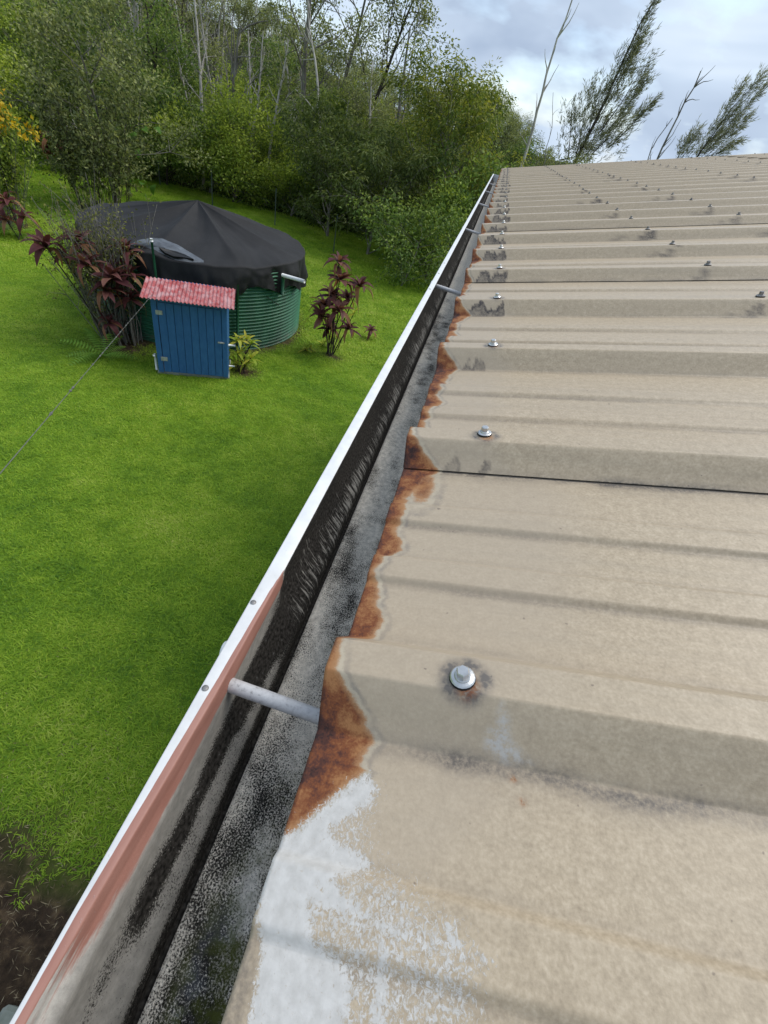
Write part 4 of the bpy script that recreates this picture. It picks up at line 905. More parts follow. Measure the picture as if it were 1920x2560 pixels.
# single trees that stand out
def at_col(px, py, Y): p_ = atY(px, py, Y); return p_[0], p_[1]
for (px, py, Y, s, k_, lb_) in ((785, 330, 24.6, 0.98, 0, 'tall ohia behind the pale crooked trunk, its open crown against the sky'), (880, 320, 26.5, 0.95, 1, 'tall dense dark-trunked ohia against the sky, near the broken stub'),
                               (835, 330, 28.5, 1.0, 2, 'tall grey-trunked ohia between two others against the sky'), (715, 300, 36, 1.05, 1, 'lone ohia rising over the slope skyline')):
    x, y = at_col(px, py, Y)
    plant_tree(OH[k_], x, y, lb_, 'tree', 'tall ohia trees against the sky', s, lean=(0.0, 0.03), cap=False)
def lone_trunk(name, pts_px, Y, r0, label, cat, twigs=6, seed=1, mat=BARK_PALE, tl_=0.5):
    r = np.random.default_rng(seed)
    P = np.array([atY(px, py, Y) for px, py in pts_px])
    gz = float(terrain(P[0][0], Y)); P0 = P[0].copy(); dv = (P[1] - P[0]); dv = dv / max(dv[2], 0.1); base = P0 - dv * (P0[2] - gz); base[2] = gz - 0.1
    base[0] = P0[0] + 0.5 * (base[0] - P0[0])
    Q = np.concatenate([[base], P]); ts = np.linspace(0, 1, 18); cu = np.concatenate([[0], np.cumsum(np.linalg.norm(np.diff(Q, axis=0), axis=1))]); cu /= cu[-1]
    C = np.stack([np.interp(ts, cu, Q[:, i]) for i in range(3)], -1) + np.concatenate([np.zeros((1, 3)), r.normal(size=(17, 3)) * 0.035])
    tubes = [(C - C[0], np.linspace(r0, r0 * 0.25, 18))]
    for i in range(twigs):
        j = r.integers(9, 17); d = unit(C[min(j + 1, 17)] - C[j - 1]) + r.normal(size=3) * 0.5
        w = wander(C[j] - C[0], d, tl_ * r.uniform(0.4, 1.3), 4, r, 0.2, 0.06); tubes.append((w, np.linspace(r0 * 0.3, r0 * 0.07, 5)))
    t = empty(name, C[0], label=label, cat=cat); obj('trunk', wood_mesh(name + '_trunk', tubes, mat), t); return t
lone_trunk('dead_tree', [(1306, 406), (1340, 300), (1370, 180), (1400, 90), (1434, -10)], 24, 0.085, 'tall bare dead trunk rising alone beyond the end of the roof', 'dead tree', 9, 5, BARK_PALE, 0.8)
lone_trunk('dead_tree', [(1640, 404), (1680, 320), (1715, 250), (1750, 180)], 26, 0.075, 'forked leafless dead tree with twiggy top beyond the roof', 'dead tree', 12, 6, BARK_GREY, 0.9)
lone_trunk('dead_tree', [(1615, 404), (1650, 340), (1685, 292)], 26.4, 0.05, 'short leafless dead trunk beside the forked dead tree', 'dead tree', 6, 8, BARK_GREY, 0.5)
lone_trunk('dead_tree', [(1010, 190), (1018, 120), (1028, 70)], 25, 0.13, 'thick broken dead stub above the drooping-leaved tree', 'dead tree', 2, 9, BARK_GREY, 0.4)
lone_trunk('dead_tree', [(1022, 190), (1034, 110), (1050, 5)], 25.6, 0.05, 'thin dead pole beside the broken stub', 'dead tree', 4, 10, BARK_GREY, 0.4)
lone_trunk('dead_tree', [(1362, 400), (1376, 330), (1384, 230)], 27, 0.03, 'thin dead sapling beside the tall bare trunk', 'dead tree', 5, 12, BARK_GREY, 0.4)
lone_trunk('dead_tree', [(585, 420), (580, 300), (585, 180), (600, 60)], 23.2, 0.11, 'dark forked dead tree with pale crooked branches behind the tank', 'dead tree', 14, 14, BARK_GREY, 2.2)
lone_trunk('dead_tree', [(415, 330), (395, 220), (375, 110), (360, 0)], 23.4, 0.10, 'leaning grey trunk behind the tank cover peak', 'dead tree', 8, 15, BARK_DARK, 1.4)
lone_trunk('dead_tree', [(800, 330), (790, 180), (770, 60), (765, -10)], 23.0, 0.09, 'pale crooked trunk with bare limbs before the tall ohia', 'dead tree', 9, 16, BARK_PALE, 1.3)
lone_trunk('dead_tree', [(250, 430), (240, 380), (200, 330), (120, 285)], 18.5, 0.05, 'bleached crooked branch wood beside the grass path', 'dead tree', 9, 17, BARK_PALE, 0.9)

# dark tree with long drooping leaves by the end of the gutter
r = np.random.default_rng(55)
def droop_tree(seed, H, W, dens, nb):
    r = np.random.default_rng(seed)
    tr, tubes, tips = skeleton(r, H, 0.02 * H, (0, 0), nb, 0.06, W / H * 0.5, 0.75, 4, 0.08, lambda t: 0.45 + 0.9 * math.sin(math.pi * min(1, t * 0.8 + 0.15)), 0.5, 0.6)
    return tubes, clump(r, tips, dens, 0.22, 0.21, 0.055, 0.75, 0.8, 0.7)
DR = make_tree('drooping_leaf_tree', droop_tree(56, 6.6, 6.4, 70, 26), BARK_GREY, LF_LONG)
x, y = at_col(1105, 400, 22.5); plant_tree(DR, x, y, 'big dark tree with long drooping leaves by the gutter end', 'tree', s=0.76, cap=False)
DR2 = make_tree('drooping_leaf_tree', droop_tree(57, 4.2, 4.4, 48, 20), BARK_GREY, leafmat('pale_long_leaf', (0.045, 0.07, 0.02), (0.11, 0.155, 0.04), (0.24, 0.27, 0.09), 0.3, 0.4, 0.4))
x, y = at_col(930, 560, 19.8); plant_tree(DR2, x, y, 'pale drooping-leaved bushy tree with bare twigs at the lawn edge', 'tree', s=0.72)
x, y = at_col(830, 480, 21.0); plant_tree(DR2, x, y, 'olive drooping-leaved tree in front of the wood beside the tank', 'tree', s=0.78, rz=2.0)
BU = make_tree('leafy_shrub', proto_broad(61, 2.0, 2.6, 34, 0.13, 0.05, 0.35, 14, 0.04, 0.22), BARK_GREY, LF_DARK)
x, y = at_col(1005, 700, 16.8); plant_tree(BU, x, y, 'rounded dark shrub on the lawn edge beside the gutter', 'shrub', s=0.95)
x, y = at_col(1075, 640, 18.5); plant_tree(SHD[1], x, y, 'green shrub half hidden behind the gutter', 'shrub', s=1.0)
x, y = at_col(1150, 560, 20.5); plant_tree(SHD[0], x, y, 'dark shrub close behind the far gutter', 'shrub', s=1.25)
# trees beyond the roof end
for (px, py, Y, T, s, lb) in ((1250, 330, 29, BRD[0], 1.05, 'small dark tree just right of the drooping-leaved tree'.replace('right of', 'beyond')), (1290, 330, 31, OH[1], 0.62, 'short dense ohia beside the tall bare trunk'),
                              (1345, 360, 33, OH[3], 0.50, 'stunted ohia between the bare trunk and the feathery pine'), (1400, 395, 30, BRD[1], 0.75, 'low dark tree at the foot of the feathery pine'), (1560, 405, 44, OH[0], 0.45, 'distant small tree showing over the roof edge')):
    x, y = at_col(px, py, Y); plant_tree(T, x, y, lb, 'tree', s=s)
# casuarinas: feathery plumes blown to one side
def casuarina(seed, axis_px, Y, plumes, r0, label, n_leaf):
    r = np.random.default_rng(seed); P = np.array([atY(px, py, Y) for px, py in axis_px]); gz = float(terrain(P[0][0], Y)); base = np.array([P[0][0] - 0.4, Y, gz - 0.1])
    Q = np.concatenate([[base], P]); tubes = [(Q - base, np.linspace(r0, r0 * 0.12, len(Q)))]; C = []; D = []
    for (a, b, w) in plumes:
        A = atY(*a, Y + r.uniform(-0.8, 0.8)); B = atY(*b, Y + r.uniform(-0.8, 0.8)); n = n_leaf
        tubes.append((np.array([A, (A + B) / 2 + [0.05, 0, -0.1], B]) - base, [r0 * 0.35, r0 * 0.2, r0 * 0.06])); ax_ = unit(B - A)
        nsp = int(40 * np.linalg.norm(B - A) / 3) + 20
        for s_ in range(nsp):
            t = r.random() ** 0.85; p0 = A + (B - A) * t + r.normal(size=3) * w * (1.05 - 0.8 * t) * np.array([0.8, 0.8, 0.8])
            L_ = r.uniform(0.3, 0.8); m_ = 16; tt = r.random(m_)
            dd = unit(ax_ + r.normal(size=3) * 0.25 + [0.15, 0, 0.05])
            C.append(p0 + dd * (tt * L_)[:, None] + r.normal(size=(m_, 3)) * 0.035); D.append(np.tile(dd, (m_, 1)) + r.normal(size=(m_, 3)) * 0.35 + [0.1, 0, -0.12])
    C = np.concatenate(C) - base; D = np.concatenate(D)
    t = empty('casuarina_tree', base, label=label, cat='tree')
    obj('trunk', wood_mesh('casuarina_trunk', tubes, BARK_DARK), t); obj('crown', leaf_mesh('casuarina_crown', [leaves(C, D, 0.24, 0.027, r, 0.1)], LF_NEED), t)
casuarina(70, [(1440, 400), (1490, 300), (1550, 170), (1600, 60), (1640, -5)], 32, [((1480, 320), (1640, 0), 0.42), ((1470, 340), (1570, 160), 0.75), ((1460, 370), (1500, 215), 0.8), ((1440, 390), (1470, 240), 0.6), ((1500, 330), (1610, 165), 0.45), ((1500, 350), (1600, 215), 0.5), ((1480, 385), (1560, 290), 0.6), ((1520, 370), (1625, 260), 0.22), ((1420, 400), (1430, 280), 0.7), ((1450, 405), (1500, 330), 0.9), ((1550, 200), (1600, 90), 0.35), ((1400, 400), (1480, 370), 0.8)], 0.10, 'tall feathery casuarina pine leaning in the wind beyond the roof', 300)
casuarina(71, [(1740, 396), (1780, 340), (1830, 270), (1890, 205)], 36, [((1750, 380), (1895, 200), 0.22), ((1760, 385), (1900, 228), 0.2), ((1740, 395), (1850, 220), 0.28), ((1760, 395), (1860, 300), 0.45), ((1745, 400), (1800, 340), 0.5), ((1700, 400), (1740, 335), 0.3), ((1770, 390), (1830, 360), 0.3), ((1690, 400), (1715, 350), 0.2)], 0.06, 'smaller feathery casuarina pine showing over the roof edge', 300)

# undergrowth that fills the wood floor
r = np.random.default_rng(88)
N = 26000; ux = r.uniform(-30, 2.5, N); uy = 22.6 + r.gamma(1.5, 2.2, N) + 0.07 * (ux + 12); uz = terrain(ux, uy) + np.abs(r.normal(size=N)) * (0.35 + 0.35 * (0.5 + 0.5 * _tn(ux * 0.8, uy * 0.8, 2)))
und = obj('undergrowth', leaf_mesh('undergrowth', [leaves(np.stack([ux, uy, uz], -1), r.normal(size=(N, 3)) + [0, 0, 0.3], 0.2, 0.075, r)], LF_DARK)); tag(und, 'tangled low undergrowth on the forest floor', 'undergrowth', kind='stuff')

# ------------------------------------------------------------------ garden plants
def strip_leaf(name, L_, W_, mat, seg=7, arch=0.5, fold=0.18, tip=0.9, tint=0.5, wav=0.0):
    """one lanceolate leaf along +X, arching down, with a midrib fold"""
    t = np.linspace(0, 1, seg + 1); w = W_ * 0.5 * np.sin(math.pi * np.clip(t * 0.93 + 0.05, 0, 1)) ** 0.8 * (1 - 0.25 * t); w[-1] = 0.002
    x = L_ * (t - 0.10 * arch * t ** 3); z = L_ * arch * (0.55 * t - 0.95 * t ** 2.2)
    V = np.concatenate([np.stack([x, -w, z + fold * w + wav * np.sin(t * 9)], -1), np.stack([x, 0 * w, z], -1), np.stack([x, w, z + fold * w + wav * np.sin(t * 8 + 2)], -1)])
    n = seg + 1; F = [(i, i + 1, n + i + 1, n + i) for i in range(seg)] + [(n + i, n + i + 1, 2 * n + i + 1, 2 * n + i) for i in range(seg)]
    return np_mesh(name, V, np.array(F), mat, True, {'tint': np.clip(tint + 0.25 * np.abs(np.concatenate([-w, 0 * w, w])) / (W_ * 0.5) - 0.1, 0, 1)})
TI = [strip_leaf('ti_leaf', 1.0, 0.36, LF_RED, arch=a, tint=t, wav=0.012) for a, t in ((0.35, 0.25), (0.75, 0.45), (1.1, 0.6), (0.5, 0.8))]
TIB = strip_leaf('ti_leaf', 1.0, 0.26, LF_REDB, arch=1.25, tint=0.5, wav=0.015)
TIG = [strip_leaf('green_leaf', 1.0, 0.24, LF_GING, arch=a, tint=t) for a, t in ((0.5, 0.35), (0.9, 0.6), (0.3, 0.85))]
def rosette(plant, c, size, rnd, kinds, n=13, tilt=(0, 0), extra=None):
    for i in range(n):
        f = i / max(1, n - 1); el = 1.25 - 1.35 * f + rnd.uniform(-0.15, 0.15); a = i * 2.399 + rnd.uniform(-0.3, 0.3)
        me = rnd.choice(kinds) if (extra is None or f < 0.72 or rnd.random() < 0.45) else extra
        o = obj('leaf', me, plant, tuple(c + np.array([0, 0, -0.12 * size * f])), (rnd.uniform(-0.4, 0.4), -el + 0.25, a), size * rnd.uniform(0.78, 1.12) * (0.75 + 0.35 * f))
def ti_plant(base, heads, label, seed, group=None, kinds=TI, extra=TIB, name='ti_plant', stem=0.012, n=17):
    rnd = random.Random(seed); t = empty(name, base, label=label, cat='plant', group=group)
    b = np.array(base); tb = []
    for (h, size) in heads:
        h = np.array(h); q = h - b; root = np.array([rnd.uniform(-0.12, 0.12), rnd.uniform(-0.12, 0.12), -0.05])
        mid = root * 0.45 + q * 0.55 + np.array([0, 0, -0.06]); mid[:2] = root[:2] + (q[:2] - root[:2]) * 0.42
        tb.append((np.array([root, mid, q]), np.array([stem * 1.2, stem, stem * 0.8])))
        rosette(t, q, size, rnd, kinds, n, extra=extra)
    if tb: obj('stem', wood_mesh(name + '_stems', tb, BARK_DARK), t)
    return t
tz = lambda x, y: float(terrain(x, y))
# red ti growing through the leggy shrub on one side of the tank
b0 = (-6.05, 7.55, tz(-6.05, 7.55))
ti_plant(b0, [(atY(*z3(x, y), Y), s) for x, y, Y, s in ((195, 335, 7.25, 0.41), (335, 318, 7.5, 0.43), (372, 415, 7.3, 0.38), (545, 362, 7.9, 0.41), (485, 470, 7.4, 0.40), (558, 462, 7.7, 0.38), (455, 525, 7.3, 0.36), (565, 560, 7.7, 0.34), (470, 665, 7.35, 0.29), (262, 378, 7.4, 0.24))],
         'maroon ti plant with long bare stems growing through the leggy shrub', 4)
b1 = atZ(*z3(1430, 808), GZ); b1[2] = tz(b1[0], b1[1])
ti_plant(b1, [(atY(*z3(x, y), Y), s) for x, y, Y, s in ((1465, 405, 9.8, 0.36), (1468, 480, 9.7, 0.41), (1555, 505, 9.9, 0.38), (1438, 548, 9.8, 0.38), (1400, 590, 9.9, 0.38), (1390, 640, 9.7, 0.38), (1462, 612, 9.5, 0.38), (1505, 690, 9.7, 0.31), (1500, 560, 10.0, 0.34), (1420, 690, 9.9, 0.34))],
         'bushy maroon ti plant standing alone on the lawn beside the tank', 9)
b1b = atZ(*z3(1445, 775), GZ)
ti_plant((b1b[0], b1b[1], tz(b1b[0], b1b[1])), [(atY(*z3(x, y), b1b[1] - 0.1), s) for x, y, s in ((1430, 735, 0.26), (1530, 625, 0.25), (1395, 760, 0.2))], 'yellow-green leafy plant at the foot of the lone ti plant', 10, None, TIG, None, 'ginger_plant', 0.01, 10)
b2 = atZ(*z3(1595, 735), GZ); ti_plant((b2[0], b2[1], tz(b2[0], b2[1])), [(atY(*z3(1600, 700), b2[1]), 0.24)], 'single small maroon ti plant with tan lower leaves on the lawn', 12)
b3 = atZ(*z3(1320, 795), GZ); ti_plant((b3[0], b3[1], tz(b3[0], b3[1])), [(np.array([b3[0], b3[1], GZ + 0.08]), 0.24), (np.array([b3[0] + 0.08, b3[1] + 0.05, GZ + 0.12]), 0.2)], 'small yellow-green seedling plant between tank and ti plant', 13, None, TIG, None, 'ginger_plant', 0.008, 9)
b4 = atZ(*z3(1045, 875), GZ)
ti_plant((b4[0], b4[1], tz(b4[0], b4[1])), [(atY(*z3(x, y), b4[1] + d), s) for x, y, d, s in ((1025, 745, 0.05, 0.30), (1065, 740, 0.15, 0.28), (1085, 760, 0.1, 0.26), (1030, 800, -0.05, 0.30), (1085, 820, 0.0, 0.28), (1020, 845, -0.1, 0.24), (1062, 850, -0.05, 0.25))], 'yellow and green variegated leafy plant against the blue shed', 14, None, TIG, None, 'ginger_plant', 0.011, 10)
# fern clumps
def frond_mesh(L_, n=14):
    V = []; F = []
    for i in range(n):
        t = (i + 0.5) / n; x = L_ * t; z = L_ * (0.55 * t - 0.6 * t * t); w = 0.26 * L_ * math.sin(math.pi * min(1, 0.15 + 0.85 * (1 - t)) ) * 1.0 * (1 - t) ** 0.4 + 0.02
        for s_ in (-1, 1):
            b = len(V); V += [(x - 0.018 * L_, 0, z), (x + 0.03 * L_, s_ * w, z - 0.12 * w), (x + 0.035 * L_, 0, z)]; F.append((b, b + 1, b + 2) if s_ > 0 else (b + 2, b + 1, b))
    return np_mesh('frond', np.array(V), np.array(F), LF_FERN, False, {'tint': np.random.default_rng(2).uniform(0.4, 0.9, len(V))})
FR = frond_mesh(1.0)
def fern(px, py, label, n, size, seed):
    p_ = atZ(*z3(px, py), GZ); rnd = random.Random(seed); t = empty('fern', (p_[0], p_[1], tz(p_[0], p_[1])), label=label, cat='fern')
    for i in range(n): obj('frond', FR, t, (0, 0, 0), (rnd.uniform(-0.3, 0.3), rnd.uniform(-0.55, 0.0), i * 6.283 / n + rnd.uniform(-0.3, 0.3)), size * rnd.uniform(0.7, 1.1))
fern(445, 815, 'bright green fern at the foot of the leggy shrub', 13, 0.62, 5)
fern(60, 295, 'green fern at the foot of the yellow-flowered hedge', 10, 0.75, 6)
# leggy twiggy shrubs (upright thin stems, sparse small leaves)
def leggy(x, y, H, R, n, label, seed, leafm, flower=None, lean=(0, 0), dens=10, name='leggy_shrub', woodm=BARK_GREY, ln=0.09):
    r = np.random.default_rng(seed); tb = []; C = []; D = []; Fl = []
    for i in range(n):
        a = r.uniform(0, 6.28); q = R * math.sqrt(r.random()); L_ = H * r.uniform(0.6, 1.05) * (1 - 0.25 * q / R)
        p0 = np.array([math.cos(a) * q * 0.35, math.sin(a) * q * 0.35, -0.05])
        w = wander(p0, (math.cos(a) * q * 0.35 / H * 1.6 + lean[0], math.sin(a) * q * 0.35 / H * 1.6 + lean[1], 1), L_, 6, r, 0.09, 0.1); tb.append((w, np.linspace(0.011, 0.004, 7)))
        for j in range(3):
            s_ = wander(w[3 + j], r.normal(size=3) * 0.5 + [0, 0, 1], L_ * 0.22, 3, r, 0.15, 0.1); tb.append((s_, np.linspace(0.005, 0.002, 4))); C.append(s_[1:].repeat(dens // 3 + 1, 0)); D.append(r.normal(size=(3 * (dens // 3 + 1), 3)) + [0, 0, 0.5])
        C.append(w[2:].repeat(dens // 3, 0)); D.append(r.normal(size=(5 * (dens // 3), 3)) + [0, 0, 0.3]); Fl.append(w[-1])
    t = empty(name, (x, y, tz(x, y)), label=label, cat='shrub'); obj('stem', wood_mesh(name + '_stems', tb, woodm, 4), t)
    C = np.concatenate(C); C = C + r.normal(size=C.shape) * 0.05; obj('foliage', leaf_mesh(name + '_foliage', [leaves(C, np.concatenate(D), ln, ln * 0.5, r)], leafm), t)
    if flower:
        P = np.array(Fl); P = P[P[:, 2] > np.quantile(P[:, 2], 0.45)].repeat(14, 0); P = P + r.normal(size=P.shape) * 0.07
        obj('flowers', leaf_mesh(name + '_flowers', [leaves(P, r.normal(size=P.shape) + [0, 0, 0.6], 0.10, 0.08, r)], flower), t)
    return t
LF_LEG = leafmat('sparse_olive_leaf', (0.07, 0.08, 0.03), (0.16, 0.17, 0.06), (0.36, 0.36, 0.10), 0.35)
leggy(-6.1, 7.8, 2.8, 1.0, 100, 'leggy shrub of thin upright stems beside the tank', 31, LF_LEG, lean=(-0.13, -0.03), dens=7, ln=0.055)
LF_FLOW = leafmat('yellow_flower', (0.42, 0.24, 0.01), (0.62, 0.40, 0.02), (0.75, 0.55, 0.06), 0.3)
leggy(-12.3, 12.0, 3.0, 1.3, 130, 'tall hedge shrub with yellow flowers beside the lawn path', 33, LF_MID, LF_FLOW, dens=16, ln=0.10, name='flowering_shrub')
leggy(-14.6, 13.4, 3.3, 1.4, 110, 'second yellow-flowered hedge shrub behind the first one', 34, LF_MID, LF_FLOW, dens=16, ln=0.10, name='flowering_shrub')
for (px, py, Y, s, lb, sd_) in ((18, 500, 11.3, 0.42, 'red ti plant in front of the yellow-flowered hedge', 20), (120, 345, 19.0, 0.55, 'red ti plant at the end of the lawn path', 21), (163, 350, 19.5, 0.5, 'small red ti plant beside the larger red one on the path', 22)):
    h = atY(px, py, Y); ti_plant((h[0], h[1], tz(h[0], h[1])), [(h, s), (h + np.array([0.25, 0.1, -0.3]), s * 0.9), (h + np.array([-0.2, 0, -0.45]), s * 0.9)], lb, sd_, n=12)
leggy(-12.1, 15.6, 3.6, 2.0, 60, 'wide grey-leaved shrub on stout dark trunks beside the lawn path', 36, LF_OHIA, dens=22, ln=0.12, name='spreading_shrub', woodm=BARK_DARK)
plant_tree(BRD[1], -12.6, 17.0, 'broad grey-green tree arching over the lawn path', 'tree', s=0.86, z=GZ)
plant_tree(BRM[0], -17.5, 20.5, 'light green tree at the end of the lawn path', 'tree', s=0.9, z=GZ)
plant_tree(BRM[1], -20.5, 19.0, 'light green tree beyond the flowering hedge', 'tree', s=0.95, z=GZ)
plant_tree(BRD[2], -16.2, 23.0, 'dark rounded tree closing the end of the lawn path', 'tree', s=1.0, z=GZ)
plant_tree(BRY[0], -18.8, 16.6, 'yellow-green bush behind the flowering hedge', 'shrub', s=0.95, z=GZ)
# big heart-leaved climber behind the tank
HL = strip_leaf('heart_leaf', 1.0, 0.85, LF_FERN, arch=0.7, tint=0.35)
rnd = random.Random(6); hp = atY(310, 430, 18.5); t = empty('heart_leaf_plant', (hp[0], hp[1], tz(hp[0], hp[1])), label='climber with large heart-shaped glossy leaves behind the tank', cat='plant')
for i in range(46):
    q = atY(310 + rnd.gauss(0, 26), rnd.uniform(310, 465), 18.3 + rnd.uniform(-0.4, 0.5)) - np.array(t.location); obj('leaf', HL, t, tuple(q), (rnd.uniform(-0.6, 0.6), rnd.uniform(-0.2, 0.9), rnd.uniform(3.4, 6.0)), rnd.uniform(0.26, 0.42))
obj('stem', wood_mesh('climber_stem', [(np.array([[0, 0, -0.05], [0.05, 0.1, 1.0], [-0.1, 0.0, 2.4]]), np.array([0.03, 0.025, 0.015]))], BARK_DARK), t)
# wire fence behind the tank
MAT_POST = simple('green_steel_post', (0.10, 0.13, 0.11), 0.5, 0.2, 20, 0.3)
fp = [(918, 160, 16.0), (1187, 252, 17.2), (1440, 362, 18.6)]
fpts = [atZ(*z3(x, y), GZ) for x, y, _ in fp]
d_ = (fpts[2] - fpts[0]) / 2; fpts = [fpts[0] - d_ * 2, fpts[0] - d_, fpts[0], fpts[1], fpts[2], fpts[2] + d_ * 0.9]
fo = fpts[2].copy(); fence = empty('wire_fence', (fo[0], fo[1], GZ), label='thin green steel post and wire fence behind the tank', cat='fence')
for q in fpts: MB().box((-0.02, -0.004, -0.1), (0.02, 0.004, 1.25)).box((-0.004, -0.025, -0.1), (0.004, -0.004, 1.25)).build('post', MAT_POST, fence, loc=(q[0] - fo[0], q[1] - fo[1], tz(q[0], q[1]) - GZ), rot=(0, 0, 0.3))
for hz in (0.15, 0.45, 0.8, 1.15): MB().tube([(q[0] - fo[0], q[1] - fo[1] - 0.01, tz(q[0], q[1]) - GZ + hz) for q in fpts], 0.0011, 4).build('wire', MAT_POST, fence)

# ------------------------------------------------------------------ grass
LF_GRASS = None
k = M('grass_blade'); tn_ = k.attr('tint'); oi = k.n('ShaderNodeObjectInfo'); geo = k.n('ShaderNodeNewGeometry')
ps = k.noise(geo.outputs['Position'], 0.55, 4, 0.6); ps2 = k.noise(geo.outputs['Position'], 2.6, 3, 0.6)
f = k.math('ADD', k.math('MULTIPLY', tn_, 0.70), k.math('ADD', k.math('MULTIPLY', k.rng(ps, 0.3, 0.7), 0.36), k.math('MULTIPLY', k.math('SUBTRACT', k.rng(ps2, 0.3, 0.7), 0.5), 0.32)))
c = k.ramp(f, ((0.05, (0.085, 0.200, 0.016)), (0.4, (0.225, 0.385, 0.026)), (0.7, (0.385, 0.535, 0.044)), (0.98, (0.56, 0.60, 0.15))))
MAT_GRASS = k.fin(c, 0.5, 0, 0.25)
tr = k.n('ShaderNodeBsdfTranslucent'); k.l(c, tr.inputs['Color']); mx = k.n('ShaderNodeMixShader'); mx.inputs['Fac'].default_value = 0.42
k.l(k.b.outputs['BSDF'], mx.inputs[1]); k.l(tr.outputs['BSDF'], mx.inputs[2]); k.l(mx.outputs['Shader'], k.out.inputs['Surface'])
def tuft(seed, n, R, h, w, tb_=0.5):
    r = np.random.default_rng(seed); V = []; F = []; T = []
    for i in range(n):
        a = r.uniform(0, 6.28); q = R * math.sqrt(r.random()); b = np.array([math.cos(a) * q, math.sin(a) * q, -0.005]); L_ = h * r.uniform(0.6, 1.3); az = r.uniform(0, 6.28); el = r.uniform(0.3, 1.15)
        d = np.array([math.cos(az) * math.cos(el), math.sin(az) * math.cos(el), math.sin(el)]); s_ = np.array([-math.sin(az), math.cos(az), 0]) * w * 0.5 * r.uniform(0.7, 1.2)
        m1 = b + d * L_ * 0.5; m2 = m1 + unit(d * np.array([1.5, 1.5, 0.25]) + [0, 0, -0.15]) * L_ * 0.5
        n0 = len(V); V += [b - s_, b + s_, m1 + s_, m1 - s_, m2]; F += [(n0, n0 + 1, n0 + 2, n0 + 3)]; T += [t_ for t_ in (np.clip(r.normal(tb_, 0.22), 0, 1),) for _ in range(5)]
        F.append((n0 + 3, n0 + 2, n0 + 4, n0 + 4))
    V = np.array(V); q4 = np.array([f for f in F if f[2] != f[3]]); q3 = np.array([f[:3] for f in F if f[2] == f[3]])
    return np_mesh('grass_tuft', V, [q4, q3], MAT_GRASS, False, {'tint': np.array(T)})
def grass_patch(name, xs, ys, dens_fn, density, tufts, smin, smax, seed, label):
    X, Y = np.meshgrid(xs, ys, indexing='ij'); V = np.stack([X, Y, terrain(X, Y)], -1).reshape(-1, 3)
    me = np_mesh(name, V, grid_faces(*X.shape), MAT_GROUND, False, {'dens': dens_fn(X, Y)}); o = obj(name, me)
    ng = bpy.data.node_groups.new(name, 'GeometryNodeTree'); ng.interface.new_socket('Geometry', in_out='INPUT', socket_type='NodeSocketGeometry'); ng.interface.new_socket('Geometry', in_out='OUTPUT', socket_type='NodeSocketGeometry')
    N = ng.nodes.new; gi = N('NodeGroupInput'); go = N('NodeGroupOutput'); dp = N('GeometryNodeDistributePointsOnFaces'); dp.distribute_method = 'RANDOM'; dp.inputs['Seed'].default_value = seed
    na_ = N('GeometryNodeInputNamedAttribute'); na_.data_type = 'FLOAT'; na_.inputs['Name'].default_value = 'dens'
    mu = N('ShaderNodeMath'); mu.operation = 'MULTIPLY'; mu.inputs[1].default_value = density
    lk = ng.links.new; lk(na_.outputs['Attribute'], mu.inputs[0]); lk(gi.outputs[0], dp.inputs['Mesh']); lk(mu.outputs[0], dp.inputs['Density'])
    jn = N('GeometryNodeJoinGeometry'); gt = N('GeometryNodeGeometryToInstance')
    for tm in tufts:
        po = bpy.data.objects.new('grass_tuft', tm); oi_ = N('GeometryNodeObjectInfo'); oi_.inputs['Object'].default_value = po; oi_.inputs['As Instance'].default_value = True
        lk(oi_.outputs['Geometry'], gt.inputs[0])
    ip = N('GeometryNodeInstanceOnPoints'); lk(dp.outputs['Points'], ip.inputs['Points']); lk(gt.outputs[0], jn.inputs[0])
    # pick one tuft per point
    gs = N('GeometryNodeJoinGeometry')
    for nd in [n_ for n_ in ng.nodes if n_.bl_idname == 'GeometryNodeObjectInfo']: lk(nd.outputs['Geometry'], gs.inputs[0])
    lk(gs.outputs[0], ip.inputs['Instance']); ip.inputs['Pick Instance'].default_value = True
    rr = N('FunctionNodeRandomValue'); rr.data_type = 'FLOAT_VECTOR'; rr.inputs[0].default_value = (-0.12, -0.12, 0); rr.inputs[1].default_value = (0.12, 0.12, 6.28)
    rsn = N('FunctionNodeRandomValue'); rsn.data_type = 'FLOAT'; rsn.inputs[2].default_value = smin; rsn.inputs[3].default_value = smax
    lk(rr.outputs[0], ip.inputs['Rotation']); lk(rsn.outputs[1], ip.inputs['Scale']); lk(ip.outputs['Instances'], go.inputs[0])
    ng.nodes.remove(jn); ng.nodes.remove(gt)
    md = o.modifiers.new('scatter', 'NODES'); md.node_group = ng; tag(o, label, 'grass', kind='stuff'); return o
TF = [tuft(400 + i, 28, 0.085, 0.052, 0.0058) for i in range(5)]
def in_tank(x, y): return 1 - sstep(TR + 0.02, TR + 0.12, np.hypot(x - TC[0], y - TC[1]))
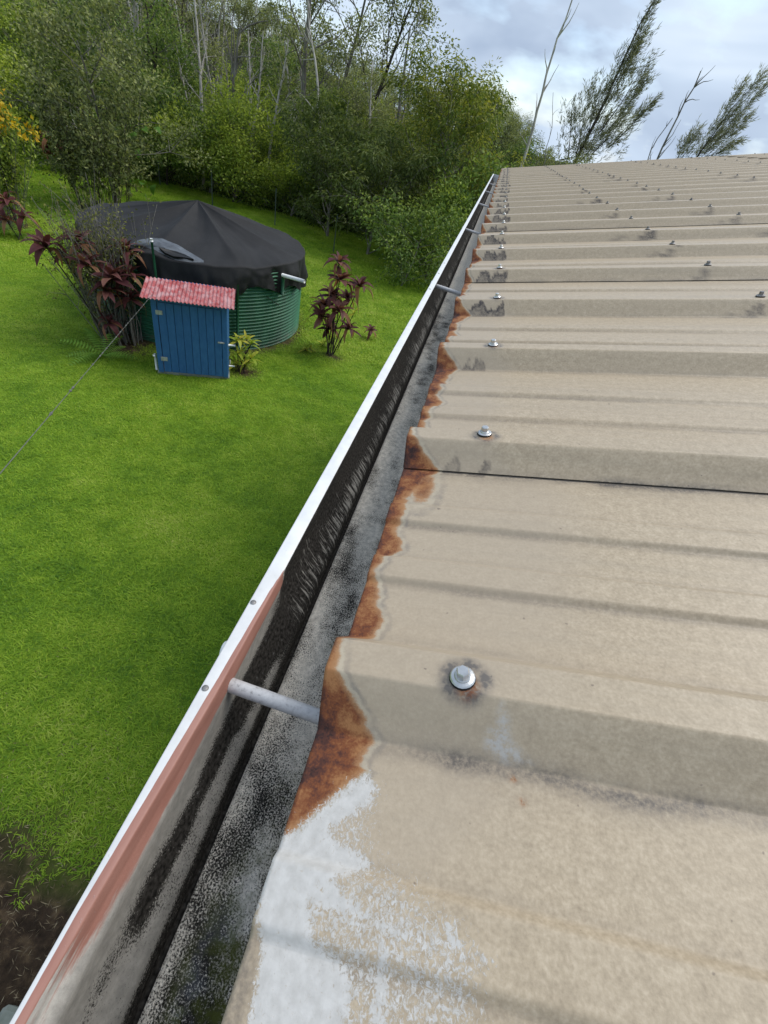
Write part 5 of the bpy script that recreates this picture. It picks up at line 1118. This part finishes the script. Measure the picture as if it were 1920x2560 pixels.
def near_fn(x, y): return (1 - 0.985 * soil_shade_mask(x, y)) * (1 - in_tank(x, y)) * (1 - sstep(21.5, 23.5, y)) * (x < 0.45)
TFL = [tuft(440 + i, 34, 0.085, 0.064, 0.0055, 0.42) for i in range(5)]  # longer tufts, tinted darker to paint in the house's shade too
def lush_shade(x, y): return sstep(0.9, -0.5, (np.hypot((x + 1.5) / 4.2, (y - 0.5) / 5.0) - 1.0) * 2 + 0.5 * _tn(x * 0.7, y * 0.7, 2))
grass_patch('grass', np.arange(-8, 0.51, 0.2), np.arange(-2.0, 8.01, 0.2), lambda x, y: near_fn(x, y) * lush_shade(x, y), 300, TFL, 0.65, 1.2, 8, 'longer grass close to the house, tinted darker for the house shade')
grass_patch('grass', np.arange(-13, 0.51, 0.2), np.arange(-2.0, 10.01, 0.2), lambda x, y: near_fn(x, y) * (1 - 0.8 * lush_shade(x, y)), 330, TF, 0.6, 1.2, 3, 'short bright green lawn grass in front of the tank')
TF2 = [tuft(420 + i, 34, 0.15, 0.062, 0.010) for i in range(4)]
grass_patch('grass', np.arange(-26, 2.6, 0.3), np.arange(10.0, 24.01, 0.3), near_fn, 170, TF2, 0.7, 1.25, 4, 'short green lawn grass running back to the forest edge')
grass_patch('grass', np.arange(-26, -12.9, 0.3), np.arange(-2, 10.01, 0.3), near_fn, 100, TF2, 0.7, 1.25, 5, 'short green lawn grass on the open side of the garden')
# dry cut blades and clippings on the bare earth
k = M('dry_straw'); MAT_STRAW = k.fin(k.ramp(k.attr('tint'), ((0.0, (0.07, 0.05, 0.03)), (0.75, (0.22, 0.155, 0.085)), (1.0, (0.42, 0.34, 0.21)))), 0.8)
r = np.random.default_rng(91); N = 4200; sx_ = r.normal(-1.9, 0.75, N); sy_ = r.normal(0.15, 0.75, N)
straw = obj('dry_clippings', leaf_mesh('dry_clippings', [leaves(np.stack([sx_, sy_, terrain(sx_, sy_) + 0.012], -1), np.stack([r.normal(size=N), r.normal(size=N), np.abs(r.normal(size=N)) * 0.06], -1), 0.045, 0.004, r)], MAT_STRAW)); tag(straw, 'dry grass clippings scattered over the bare earth', 'clippings', kind='stuff')
